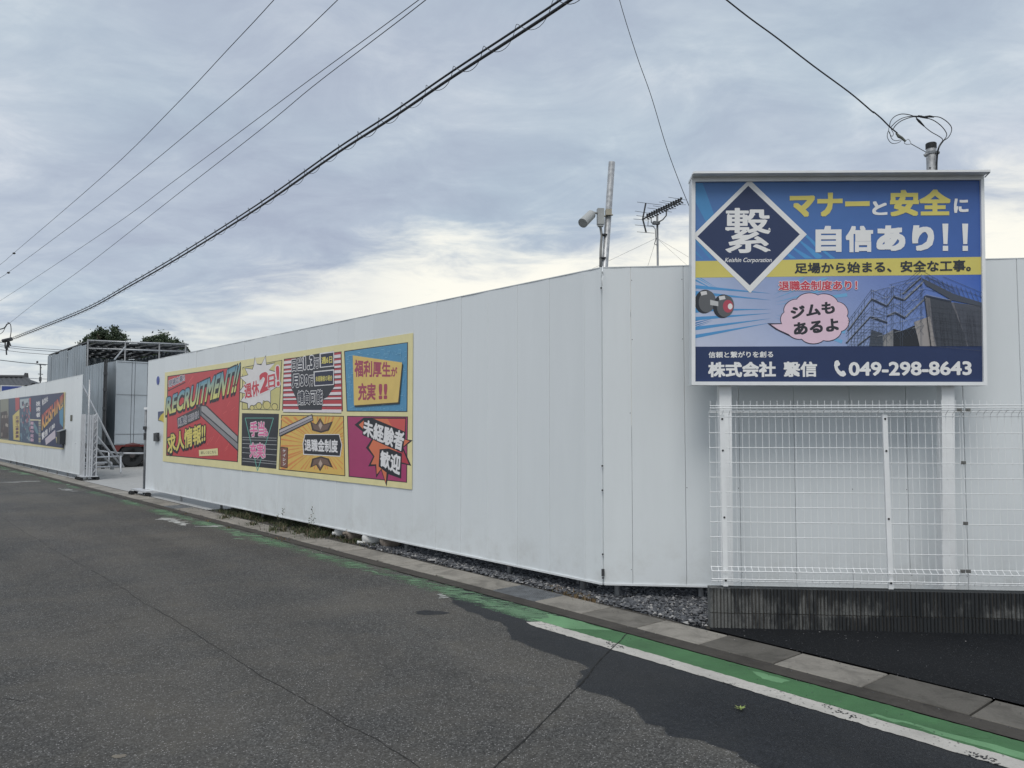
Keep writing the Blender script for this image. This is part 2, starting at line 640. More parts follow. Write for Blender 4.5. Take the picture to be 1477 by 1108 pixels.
def ragged(pts, amp, depth=4, closed=True):
    """midpoint displacement, sideways on the ground"""
    for d_ in range(depth):
        out = []
        n = len(pts)
        for i in range(n if closed else n - 1):
            a_, b_ = pts[i], pts[(i + 1) % n]
            out.append(a_)
            t = b_ - a_
            if t.length > 0.02:
                nn = Vector((-t.y, t.x, 0)).normalized()
                out.append((a_ + b_) / 2 + nn * random.gauss(0, 1) * amp * min(1, t.length * 5))
        if not closed:
            out.append(pts[-1])
        pts = out
        amp *= 0.68
    return pts


# ground under everything
mb = MB()
mb.add([(-900, -400, -0.06), (900, -400, -0.06), (900, 1500, -0.06), (-900, 1500, -0.06)], [(0, 1, 2, 3)])
struct('ground', mb, M['soil'])

road = struct('road', strip(MB(), -110, 14, -9.0, -0.165, 0.0, 4.0), M['asphalt'])
gutter = struct('gutter', MB().box(-0.01, -0.01, -0.3, 0.01, 0.01, -0.29, o=tuple(R(0, 0.2))), M['flange'])
# flange of the gutter, a continuous cast strip, and the strip on the wall side
e = part('gutter_edge', strip(MB(), -110, 14, -0.165, -0.001, 0.006, 2.0), M['flange'], gutter)
e = part('gutter_bed', strip(MB(), -110, 14, 0.0, 0.42, -0.055, 2.0), M['dark'], gutter)
mb = MB()
for i in range(-60, 24):
    a_, b_ = i * 0.61, (i + 1) * 0.61
    mb.add([R(a_, 0.385, 0.002), R(b_, 0.385, 0.002), R(b_, 0.43, 0.002), R(a_, 0.43, 0.002)], [(0, 1, 2, 3)])
e = part('gutter_rim', mb, M['flange'], gutter)

# cover slabs, one by one
def slab_mesh():
    q = MB()
    L, W, T, c = 0.599, 0.372, 0.055, 0.006
    # chamfered block; a hand slot is cut as a recess half way along both long sides
    top = [(c, c), (L / 2 - 0.07, c), (L / 2 - 0.07, 0.022), (L / 2 + 0.07, 0.022), (L / 2 + 0.07, c), (L - c, c),
           (L - c, W - c), (c, W - c)]
    bot = [(0, 0), (L / 2 - 0.073, 0), (L / 2 - 0.073, 0.019), (L / 2 + 0.073, 0.019), (L / 2 + 0.073, 0), (L, 0), (L, W), (0, W)]
    vs = [(x, y, 0) for x, y in top] + [(x, y, -c) for x, y in bot] + [(x, y, -T) for x, y in bot]
    fs = [(0, 1, 2, 7), (2, 3, 6, 7), (3, 4, 5, 6)]
    for r_ in (0, 8):
        for i in range(8):
            j = (i + 1) % 8
            fs.append((r_ + i, r_ + 8 + i, r_ + 8 + j, r_ + j))
    q.add(vs, fs)
    return q.mesh('cover_slab', M['slab'])


def slab_plain():
    q = MB()
    L, W, T, c = 0.599, 0.372, 0.055, 0.006
    top = [(c, c), (L - c, c), (L - c, W - c), (c, W - c)]
    bot = [(0, 0), (L, 0), (L, W), (0, W)]
    vs = [(x, y, 0) for x, y in top] + [(x, y, -c) for x, y in bot] + [(x, y, -T) for x, y in bot]
    fs = [(0, 1, 2, 3)]
    for r_ in (0, 4):
        for i in range(4):
            j = (i + 1) % 4
            fs.append((r_ + i, r_ + 4 + i, r_ + 4 + j, r_ + j))
    q.add(vs, fs)
    return q.mesh('cover_slab', M['slab'])


sm, sp = slab_mesh(), slab_plain()
GRATES = (0, -17)
tones = {1: 0.92, 2: 0.62, 3: 1.0, 4: 0.42, 5: 0.88, 6: 0.40, 7: 0.52, 8: 0.5, 9: 0.45}
for i in range(-60, 20):
    if i in GRATES:
        continue
    a_ = A1 if i >= 0 else A2
    q = R((i + 0.5) * 0.61, 0.0) - Vector((math.cos(a_), math.sin(a_), 0)) * 0.305
    o = inst('cover_slab', sm if i < 0 and i % 2 == 0 else sp, (q.x, q.y, 0.012 + random.uniform(-0.003, 0.003)), gutter,
             a_ + random.uniform(-0.004, 0.004))
    t = tones.get(i, random.uniform(0.84, 1.08) if i < 1 else 0.5)
    o.color = (t, t * 0.985, t * 0.96, 1)
# steel gratings with bars and cross bars
for i in GRATES:
    a_ = A1 if i >= 0 else A2
    q = R(i * 0.61, 0.0)
    mb = MB()
    L, W = 0.605, 0.372
    for k in range(13):
        y = W * k / 12
        mb.box(0, y - 0.003, -0.03, L, y + 0.003, 0.0, a_, (q.x, q.y, 0.012))
    for k in range(25):
        x = L * k / 24
        mb.box(x - 0.003, 0.0, -0.012, x + 0.003, W, -0.001, a_, (q.x, q.y, 0.012))
    for x in (0, L):
        mb.box(x - 0.004, -0.002, -0.03, x + 0.004, W + 0.002, 0.0012, a_, (q.x, q.y, 0.012))
    part('drain_grating', mb, M['galv_dull'], gutter, label='square mesh steel grating set between the concrete slabs')

# new asphalt apron at the right, in front of the block wall
WA = gp(869.5, 842, 0.144)                                    # wall corner
WB = gp(209.5, 704.5, 0.144)                                  # far end of the near wall, at the gate
WD = gp(1477, 855.5, 0.144)
BW = VP((1.60, 6.30), (math.cos(math.radians(-4.9)), math.sin(math.radians(-4.9))))
mb = MB()
fillpoly(mb, ragged([gp(1008, 911), R(1.9, 0.43), R(13, 0.43), R(13, 9), BW.p(5.5, 0, -0.02), BW.p(0, 0, -0.02), BW.p(0.0, 0, 0.05)], 0.0, 0))
for i in range(len(mb.v)):
    mb.v[i] = (mb.v[i][0], mb.v[i][1], 0.004)
struct('forecourt', mb, M['asphalt_new'])

# yard behind the gate
mb = MB()
mb.add([R(-50, 0.43, 0.001), R(-9.2, 0.43, 0.001), R(-9.0, 1.3, 0.001), R(-9.0, 26, 0.001), R(-50, 26, 0.001)], [(0, 1, 2, 3, 4)])
struct('yard_floor', mb, M['yard'])
mb = MB()
mb.add([R(-9.19, 0.43, -0.012), R(2.2, 0.43, -0.012), BW.p(0.05, -0.012, 0.0), BW.p(0.05, -0.012, -3.5), R(-8.99, 8, -0.012)], [(0, 1, 2, 3, 4)])
struct('verge', mb, M['soil'])

# damp stretch of the road
pts = [gp(*q) for q in ((648, 862), (657, 872), (672, 881), (700, 892), (731, 904), (737, 922), (805, 946), (850, 964), (842, 975), (831, 990),
                        (884, 1006), (916, 1022), (931, 1043), (963, 1061), (1016, 1069), (1063, 1085), (1100, 1108), (1120, 1150), (1250, 1300))]
rg = ragged(pts, 0.022, 5, False)
pts = rg + [R(9.0, -3.0), R(9.0, -0.17), R(4.0, -0.17), R(1.0, -0.17), R(-0.4, -0.17)]
for q in pts:
    q.z = 0.0012
fr = []
for i_, q in enumerate(rg):
    t_ = rg[min(i_ + 2, len(rg) - 1)] - rg[max(i_ - 2, 0)]
    n__ = Vector((t_.y, -t_.x, 0)).normalized() if t_.length > 1e-6 else Vector((0, 0, 0))
    fr.append(Vector((q.x, q.y, 0.0007)) + n__ * random.uniform(0.004, 0.014) * (q.y ** 0.0))
mid = M['asphalt_mid']
part('damp_fringe', fillpoly(MB(), fr + [Vector((q.x, q.y, 0.0007)) for q in pts[len(rg):]]), mid, road)
part('damp_patch', fillpoly(MB(), pts), M['asphalt_wet'], road)
c0 = gp(622, 884)
ring = []
for k in range(40):
    t = 2 * math.pi * k / 40
    q = c0 + (Vector((0.145, -0.02, 0)) * math.cos(t) + Vector((0.02, 0.075, 0)) * math.sin(t)) * (1 + 0.10 * math.sin(3 * t + 1) + 0.06 * math.sin(7 * t) + random.uniform(-.03, .03))
    q.z = 0.0012
    ring.append(q)
part('damp_spot', fillpoly(MB(), ring), M['asphalt_wet'], road)

# painted markings
def edge_strip(s0, s1, n0, n1, z, amp, step=0.035, ragged_start=True):
    up, lo = [], []
    k = int((s1 - s0) / step)
    for i in range(k + 1):
        s_ = s0 + (s1 - s0) * i / k
        up.append(R(s_, n1 + random.gauss(0, amp), z))
        lo.append(R(s_, n0 + random.gauss(0, amp), z))
    return lo + up[::-1]


part('white_line', fillpoly(MB(), [R(1.13, -0.50, 0.0038), R(1.10, -0.54, 0.0038)] + edge_strip(1.17, 10, -0.575, -0.435, 0.0038, 0.0035)[0:]), M['line'], road)
part('green_strip', fillpoly(MB(), edge_strip(1.40, 10, -0.432, -0.172, 0.0024, 0.003)), M['green_wet'], road)
q1 = [R(1.02, -0.43, 0.0028), R(1.12, -0.30, 0.0028), R(1.0, -0.22, 0.0028), R(1.18, -0.18, 0.0028), R(1.42, -0.176, 0.0028), R(1.74, -0.18, 0.0028), R(1.60, -0.30, 0.0028), R(1.42, -0.43, 0.0028)]
rr = ragged(q1, 0.02, 3)
for q in rr:
    q.z = 0.0028
part('pale_green_patch', fillpoly(MB(), rr), M['green_dry'], road)
# dry pale patches on the green strip
for quad in (((1085, 968.5), (1108, 974), (1140, 983), (1128, 986), (1100, 980)),
             ((1250, 1032), (1262, 1030), (1300, 1040), (1345, 1052), (1470, 1085), (1540, 1102), (1540, 1130), (1477, 1096), (1380, 1068), (1322, 1050), (1335, 1053), (1290, 1043))):
    qs = [gp(*q) for q in quad]
    rr = ragged(qs, 0.018, 3)
    for q in rr:
        q.z = 0.0030
    part('pale_green_patch', fillpoly(MB(), rr), M['green_dry'], road)
ring = []
c0 = gp(1406, 1062)
for k in range(30):
    t = 2 * math.pi * k / 30
    q = c0 + Vector((0.075 * math.cos(t), 0.028 * math.sin(t), 0)) + Vector((0, -0.02, 0)) * math.cos(t)
    q.z = 0.0034
    ring.append(q)
part('damp_spot', fillpoly(MB(), ring), M['green_wet'], road)

# flaked green paint along the far length: slanting scrapes in clusters
mb, mw = MB(), MB()
zz = [0.0016]
def scrape(mb_, px, py, L, Wd, ang, z0=0.0):
    c_ = gp(px, py)
    d_ = Vector((math.cos(ang), math.sin(ang), 0))
    n_ = Vector((-d_.y, d_.x, 0))
    k_ = 5
    a_, b_ = [], []
    for i in range(k_ + 1):
        t_ = i / k_
        w_ = 1.5 * Wd * (math.sin(math.pi * (0.12 + 0.76 * t_)) + random.uniform(-0.35, 0.35))
        x_ = c_ + d_ * (L * (t_ - 0.5)) + n_ * random.uniform(-.2, .2) * Wd
        zz[0] += 0.0000015
        a_.append(x_ + n_ * w_ / 2 + Vector((0, 0, zz[0])))
        b_.append(x_ - n_ * w_ / 2 + Vector((0, 0, zz[0])))
    fillpoly(mb_, a_ + b_[::-1])


def cluster(x0, y0, x1, y1, n, spread, L, Wd, ang=math.radians(-12), mb_=None):
    for i in range(n):
        t = random.random()
        scrape(mb if mb_ is None else mb_, x0 + (x1 - x0) * t + random.gauss(0, 2), y0 + (y1 - y0) * t + random.gauss(0, spread),
               random.uniform(0.4, 1.0) * L, random.uniform(0.5, 1.2) * Wd, ang + random.gauss(0, 0.30))


cluster(0, 676, 60, 688, 16, 1.0, 0.5, 0.12)
cluster(60, 688, 110, 702, 8, 1.0, 0.3, 0.08)
cluster(140, 710, 200, 724, 6, 1.0, 0.22, 0.05)
cluster(228, 739, 275, 749, 19, 2.4, 0.26, 0.045)
cluster(285, 752, 320, 759, 6, 2.0, 0.2, 0.03)
cluster(322, 763, 392, 780, 25, 2.6, 0.24, 0.036)
cluster(446, 801, 478, 804, 9, 1.8, 0.18, 0.018)
cluster(500, 812, 560, 828, 16, 2.6, 0.20, 0.015)
cluster(550, 822, 600, 836, 16, 3.2, 0.20, 0.015)
cluster(600, 832, 665, 852, 28, 4.6, 0.19, 0.014)
cluster(650, 850, 700, 866, 22, 4.4, 0.18, 0.014)
cluster(690, 862, 780, 886, 25, 4.6, 0.17, 0.013)
cluster(705, 872, 745, 884, 8, 3.4, 0.20, 0.016)
for q in mb.v:
    pass
part('flaked_green_paint', mb, M['green_flake'], road, stuff=True)
zz[0] = 0.0032
cluster(236, 748, 268, 757, 20, 1.0, 0.3, 0.05, mb_=mw)
cluster(290, 761, 318, 759, 5, 0.6, 0.4, 0.04, mb_=mw)
cluster(84, 704, 106, 708, 10, 0.6, 0.3, 0.05, mb_=mw)
cluster(632, 859, 646, 862, 7, 1.5, 0.07, 0.02, mb_=mw)
cluster(480, 795, 520, 800, 5, 3, 0.05, 0.02, mb_=mw)
cluster(0, 696, 60, 694, 16, 0.3, 0.6, 0.03, math.radians(4), mb_=mw)
part('flaked_white_paint', mw, M['white_flake'], road, stuff=True)

# chips out of the white line
mc = MB()
zz[0] = 0.0044
for _ in range(5):
    an_ = random.uniform(0, 3.1)
    cluster(1186, 1018, 1234, 1036, 10, 2.0, 0.013, 0.008, an_, mb_=mc)
    cluster(1395, 1086, 1440, 1102, 10, 2.6, 0.014, 0.008, an_, mb_=mc)
    cluster(1040, 984, 1060, 990, 4, 1.2, 0.016, 0.005, an_, mb_=mc)
    cluster(876, 928, 896, 934, 7, 2.5, 0.024, 0.007, an_, mb_=mc)
    cluster(800, 905, 1000, 962, 8, 4.0, 0.012, 0.003, an_, mb_=mc)
    cluster(1000, 968, 1400, 1085, 14, 6.0, 0.014, 0.003, an_, mb_=mc)
part('line_chips', mc, M['asphalt_wet'], road, stuff=True)

# the green strip, almost worn away along the wall: what paint is left sits between the stones
m, gg, b = newmat('worn_green_strip_paint')
p = geo(gg)
ps_ = gg.scale(p, (1, 1, 1), (0, 0, math.radians(49.3)))
sp_ = gg.n('ShaderNodeSeparateXYZ')
gg.t.links.new(ps_, sp_.inputs[0])
ss_ = gg.m('ADD', sp_.outputs[0], 5.95)
nn_ = gg.m('SUBTRACT', sp_.outputs[1], 4.844)
hatch = gg.noise(gg.scale(gg.scale(p, (1, 1, 1), (0, 0, math.radians(14))), (6, 40, 1)), 1.0, 6, 0.65, 0.4)
grain_ = gg.noise(p, 70, 4, 0.75)
dens = gg.noise(gg.vec(ss_, 0.0, 3.3), 0.75, 3, 0.55)
near_ = gg.mapr(ss_, -3.2, 0.6, 0.0, 0.048)
edge_ = gg.m('MULTIPLY', gg.m('ABSOLUTE', gg.m('ADD', nn_, 0.31)), 0.55)
mk = gg.m('ADD', gg.m('MULTIPLY', hatch, 0.62), gg.m('MULTIPLY', grain_, 0.38))
mk = gg.m('ADD', gg.m('ADD', mk, near_), gg.m('MULTIPLY', gg.m('SUBTRACT', dens, 0.5), 0.45))
mk = gg.m('SUBTRACT', mk, edge_)
fac = gg.mapr(mk, 0.475, 0.545, 0.0, 0.92)
gg.put(b.inputs['Base Color'], gg.ramp(gg.noise(p, 5, 5, 0.6), [(0.3, (0.07, 0.155, 0.078)), (0.7, (0.135, 0.245, 0.140))]))
b.inputs['Roughness'].default_value = 0.75
tr_ = gg.n('ShaderNodeBsdfTransparent')
mx_ = gg.n('ShaderNodeMixShader')
gg.put(mx_.inputs[0], fac)
gg.t.links.new(tr_.outputs[0], mx_.inputs[1])
gg.t.links.new(b.outputs[0], mx_.inputs[2])
for n_ in gg.t.nodes:
    if n_.type == 'OUTPUT_MATERIAL':
        gg.t.links.new(mx_.outputs[0], n_.inputs[0])
part('worn_green_strip', strip(MB(), -60, 1.38, -0.50, -0.170, 0.0015, 1.0), m, road)

# cracks and the seam
def crack(pix, w0, name, z, amp_=0.012):
    ps = ragged([gp(*q) for q in pix], amp_, 4, False)
    L_, R_ = [], []
    for i, p_ in enumerate(ps):
        t = (ps[min(i + 1, len(ps) - 1)] - ps[max(i - 1, 0)])
        n_ = Vector((-t.y, t.x, 0)).normalized()
        ww = w0 * random.uniform(0.35, 1.3)
        L_.append(Vector((p_.x, p_.y, z)) + n_ * ww)
        R_.append(Vector((p_.x, p_.y, z)) - n_ * ww)
    q = MB()
    for i in range(len(ps) - 1):
        q.add([L_[i], L_[i + 1], R_[i + 1], R_[i]], [(3, 2, 1, 0)])
    part(name, q, M['crack'], road)


crack([(-60, 705), (0, 745), (80, 795), (170, 845), (240, 888), (346, 955.6), (426, 1003), (501, 1048), (596, 1101), (700, 1165)], 0.0030, 'crack', 0.0018)
crack([(905, 914), (893, 927), (868, 950), (840, 985), (790, 1035), (740, 1083), (700, 1120), (600, 1220)], 0.0050, 'crack', 0.0046, 0.006)
crack([(0, 1008), (30, 1012), (44, 1008)], 0.003, 'crack', 0.0018)
# pale dust blot
ring = []
c0 = gp(172, 1091)
for k in range(24):
    t = 2 * math.pi * k / 24
    q = c0 + Vector((0.035 * math.cos(t), 0.022 * math.sin(t), 0)) * random.uniform(0.7, 1.2)
    q.z = 0.0016
    ring.append(q)
part('dust_blot', fillpoly(MB(), ring), plain('pale_dust', (0.17, 0.15, 0.12), 0.9), road)

# ------------------------------------------------------------ the white steel wall
ZB, ZT = 0.144, 3.150
uL = (WB - WA).normalized()
LW = VP(WA, uL)
RW = VP(WA, (WD - WA))
PW = 0.4965


def panel_mesh(wd, h):
    q = MB()
    prof = [(0.0006, -0.022), (0.0010, -0.0035), (0.003, -0.0006), (0.010, 0.0), (wd * .3, -0.0022), (wd / 2, -0.0028), (wd * .7, -0.0022),
            (wd - 0.010, 0.0), (wd - 0.003, -0.0006), (wd - 0.0010, -0.0035), (wd - 0.0006, -0.022)]
    n = len(prof)
    vs = [(x, y, 0) for x, y in prof] + [(x, y, h) for x, y in prof]
    back = [(wd - 0.0006, -0.024), (0.0006, -0.024)]
    vs += [(x, y, 0) for x, y in back] + [(x, y, h) for x, y in back]
    # y is outward normal
    fs = [(i, i + 1, n + i + 1, n + i) for i in range(n - 1)]
    b0 = 2 * n
    fs.append((b0, b0 + 1, b0 + 3, b0 + 2))
    fs.append(tuple(list(range(n)) + [b0, b0 + 1]))
    fs.append(tuple(list(range(2 * n - 1, n - 1, -1)) + [b0 + 3, b0 + 2]))
    q.add(vs, fs)
    me = q.mesh('panel', M['panel'])
    return me


PM = panel_mesh(PW, ZT - ZB)


def hoarding(vp, a0, a1, label, group=None, jit=0.3, offs=0.0, pm=PM):
    """a run of upright panels from a0 to a1 along vp; panels, rails and posts are its parts"""
    o = thing('steel_wall', vp.p(a0, 0), label, 'wall', group)
    sgn = 1 if vp.t.cross(Vector((0, 0, 1))).dot(vp.n) < 0 else -1
    # local x must run so that local y (90 deg left of x) is the normal
    xdir = Vector((vp.n.y, -vp.n.x, 0))
    rz = math.atan2(xdir.y, xdir.x)
    fwd = xdir.dot(vp.t) > 0
    a_ = a0 + offs
    k = 0
    while a_ < a1 - 0.02:
        wd = min(PW, a1 - a_)
        start = a_ if fwd else a_ + wd
        p_ = vp.p(start, ZB)
        c_ = inst('panel', pm, p_, o, rz + math.radians(random.gauss(0, jit)), (wd / PW * 0.9985, 1, 1))
        a_ += PW
        k += 1
    if offs > 0:
        p_ = vp.p(a0 if fwd else a0 + offs, ZB)
        inst('panel', pm, p_, o, rz, (offs / PW * 0.998, 1, 1))
    q = MB()
    q.prism([vp.p(a0 + .003, ZT - 0.003, 0.003), vp.p(a1, ZT - 0.003, 0.003), vp.p(a1, ZT + 0.005, 0.003), vp.p(a0 + .003, ZT + 0.005, 0.003)], -vp.n * 0.04)
    part('top_rail', q, M['trim'], o)
    q = MB()
    q.prism([vp.p(a0 + .003, ZB - 0.012, 0.008), vp.p(a1, ZB - 0.012, 0.008), vp.p(a1, ZB + 0.006, 0.008), vp.p(a0 + .003, ZB + 0.006, 0.008)], -vp.n * 0.045)
    part('bottom_rail', q, M['trim'], o)
    return o


off = 0.22
near = hoarding(LW, 0.004, (WB - WA).length, 'long white steel panel wall with the yellow-edged comic banner, right of the gate', 'white steel walls of the yard', 0.28, off)
right = hoarding(RW, 0.010, (WD - WA).length + 3.4, 'white steel panel wall behind the blue signboard and the mesh fence', 'white steel walls of the yard', 0.12, 0.27)
far_a0 = LW.a(gp(106, 685, ZB))
far = hoarding(LW, far_a0, far_a0 + 24, 'far white steel panel wall on the left side of the open gate, with mailbox', 'white steel walls of the yard', 0.45)

def support(vp, px, parent, off_=-0.10, name='support_post', r=0.0243, z1=2.6):
    a_ = vp.a(vp.at(px, 700, off_))
    p0 = vp.p(a_, -0.05, off_)
    part(name, MB().tube([p0, p0 + Vector((0, 0, z1))], r, 12), M['post_grey'], parent, p0, True)


for px in (587, 735, 463, 380, 320, 262):
    support(LW, px, near)
for px in (889, 1009):
    support(RW, px, right, -0.07)
# strut clamps on two of the posts
for px in (735, 262):
    a_ = LW.a(LW.at(px, 700, -0.10))
    q = MB()
    p0 = LW.p(a_, 0.10, -0.10)
    q.lathe(p0, (0, 0, 1), [(0, 0.034), (0.05, 0.034)], 10)
    part('clamp', q, plain('rusty_clamp', (0.16, 0.10, 0.06), 0.7, 0.3), near, p0)
far_len = 24
for k in range(9):
    a_ = far_a0 + 0.25 + k * 1.55
    p0 = LW.p(a_, -0.05, -0.05)
    part('support_post', MB().tube([p0, p0 + Vector((0, 0, 2.6))], 0.0243, 8), M['galv'], far, p0, True)
# horizontal pipes at the back of the walls
for o_, vp, a0_, a1_ in ((near, LW, 0.05, 14.3), (right, RW, 0.05, 6), (far, LW, far_a0 + 0.1, far_a0 + 23)):
    q = MB()
    for z in (0.55, 1.55, 2.7):
        q.tube([vp.p(a0_, z, -0.05), vp.p(a1_, z, -0.05)], 0.0243, 8)
    part('back_pipes', q, M['galv'], o_)
# latch and bolts at the corner seam
for z in (0.20, 1.02, 1.25, 0.42, 2.95):
    p0 = WA + Vector((0, -0.006, z - ZB))
    q = MB().lathe(p0 + Vector((0.0, 0, 0)), (0, -1, 0), [(0, 0.009), (0.008, 0.009), (0.009, 0.005), (0.014, 0.005)], 8)
    part('seam_bolt', q, M['dark'], near)
q = MB()
q.box(-0.014, -0.012, -0.035, 0.014, 0.0, 0.03, 0, tuple(WA + Vector((0.0, -0.012, 0.11))))
part('corner_catch', q, M['dark'], near)
q = MB().tube([dp(869.5, 384, 7.30), dp(868.5, 392, 7.22), dp(870.5, 397, 7.24), dp(868, 404, 7.23), dp(869.5, 413, 7.24)], 0.004, 5)
part('tie_wire', q, M['white'], near)
# rivets down the seams of the right-hand wall
rv = MB().lathe((0, 0, 0), (0, 1, 0), [(0, 0.0045), (0.002, 0.0035)], 6).mesh('rivet', M['dark'])
xr = Vector((RW.n.y, -RW.n.x, 0))
for k in range(0, 14):
    a_ = 0.010 + 0.27 + PW * (k // 2) + (-0.012 if k % 2 else 0.012)
    for z in (0.28, 1.05, 1.75, 2.45, 3.02):
        if (k * 7 + int(z * 10)) % 3 == 0:
            inst('rivet', rv, RW.p(a_, z, 0.0), right, math.atan2(xr.y, xr.x))
# added board stacks, made up to block light behind the gap under the wall
for vp_, b0_, b1_, lab in ((LW, 0.6, 9.4, 'added dark boards that shade the gap under the long white wall'),
                           (RW, 0.1, 6.6, 'added dark boards that shade the gap under the wall by its corner')):
    st_ = thing('added_shade_boards', vp_.p(b0_, 0, -1.3), lab, 'boards', 'added boards shading the gap under the wall')
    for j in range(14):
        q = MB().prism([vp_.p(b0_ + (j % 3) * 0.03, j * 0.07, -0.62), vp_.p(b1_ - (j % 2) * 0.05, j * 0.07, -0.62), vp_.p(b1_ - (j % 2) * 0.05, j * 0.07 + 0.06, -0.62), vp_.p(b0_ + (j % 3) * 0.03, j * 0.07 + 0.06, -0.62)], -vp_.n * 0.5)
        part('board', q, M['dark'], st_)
# things fixed to the near wall by the gate
c0 = LW.at(228, 549, 0.004)
q = MB()
q.lathe(c0, LW.n, [(0.0, 0.10), (0.006, 0.10)], 24)
o = part('round_sign', q, M['blue'], None, c0)
tag(o, 'small round blue sign high on the white wall beside the gate', 'sign')
c0 = LW.at(232, 602, 0.004)
o = thing('sticker', c0, 'blue and yellow square sticker on the white wall beside the gate', 'sticker')
q = MB().prism([LW.at(x, y, 0.004) for x, y in ((228, 594), (236, 593), (235.6, 608), (228, 607))], LW.n * 0.003)
part('sticker_sheet', q, plain('navy_sticker', (0.05, 0.07, 0.16), 0.4), o)
q = MB().prism([LW.at(x, y, 0.0085) for x, y in ((228.5, 606), (232, 599), (236.5, 595), (236.2, 610), (233, 607))], LW.n * 0.002)
part('sticker_flag', q, plain('yellow_sticker', (0.62, 0.48, 0.05), 0.4), o)
o = thing('intercom', LW.at(227.5, 637, 0), 'small dark grey intercom box on the white wall beside the gate', 'intercom')
q = MB().prism([LW.at(x, y, 0.0) for x, y in ((224.5, 625), (230, 624), (230, 636.5), (224.5, 636.5))], LW.n * 0.05)
part('housing', q, M['dark'], o)
q = MB().prism([LW.at(x, y, 0.051) for x, y in ((225.5, 627), (229, 626.5), (229, 631), (225.5, 631))], LW.n * 0.004)
part('lens_window', q, M['black'], o)
# things fixed to the far wall
pm0 = LW.at(90, 641, 0.0)
o = thing('mailbox', pm0, 'dark grey mailbox fixed over the corner of the far banner', 'mailbox')
q = MB()
a0_, a1_ = LW.a(LW.at(95, 630)), LW.a(LW.at(90.5, 630))
z0_, z1_ = LW.at(94, 641).z, LW.at(94, 620).z
q.prism([LW.p(a0_, z0_, 0.01), LW.p(a0_, z1_, 0.01), LW.p(a0_, z1_ - 0.06, 0.17), LW.p(a0_, z0_, 0.17)], (LW.p(a1_, 0) - LW.p(a0_, 0)))
part('housing', q, plain('charcoal_plastic', (0.028, 0.032, 0.038), 0.45), o)
q = MB()
q.prism([LW.p(a0_ - .02, z1_ + 0.002, 0.01), LW.p(a0_ - .02, z1_ - 0.062, 0.19), LW.p(a0_ - .02, z1_ - 0.05, 0.19), LW.p(a0_ - .02, z1_ + 0.02, 0.01)], (LW.p(a1_, 0) - LW.p(a0_, 0)) * 1.05)
part('lid', q, plain('grey_lid', (0.25, 0.27, 0.29), 0.4), o)
o = part('notice', MB().prism([LW.at(x, y, 0.004) for x, y in ((101.5, 599), (104.3, 598.5), (104, 607.5), (101.3, 607.5))], LW.n * 0.004), plain('dark_notice', (0.10, 0.10, 0.07), 0.5))
tag(o, 'small dark notice at the edge of the far white wall', 'sign')

# ------------------------------------------------------------ printed artwork
_gc = {}


def glyphs(string, res=3):
    if (string, res) in _gc:
        return _gc[(string, res)]
    cu = bpy.data.curves.new('t', 'FONT')
    cu.body = string
    cu.resolution_u = res
    o_ = bpy.data.objects.new('t', cu)
    COL.objects.link(o_)
    bpy.context.view_layer.update()
    dg = bpy.context.evaluated_depsgraph_get()
    me = bpy.data.meshes.new_from_object(o_.evaluated_get(dg))
    vs = [(v_.co.x, v_.co.y) for v_ in me.vertices]
    fs = [tuple(p_.vertices) for p_ in me.polygons]
    bpy.data.objects.remove(o_)
    bpy.data.curves.remove(cu)
    bpy.data.meshes.remove(me)
    _gc[(string, res)] = (vs, fs)
    return vs, fs


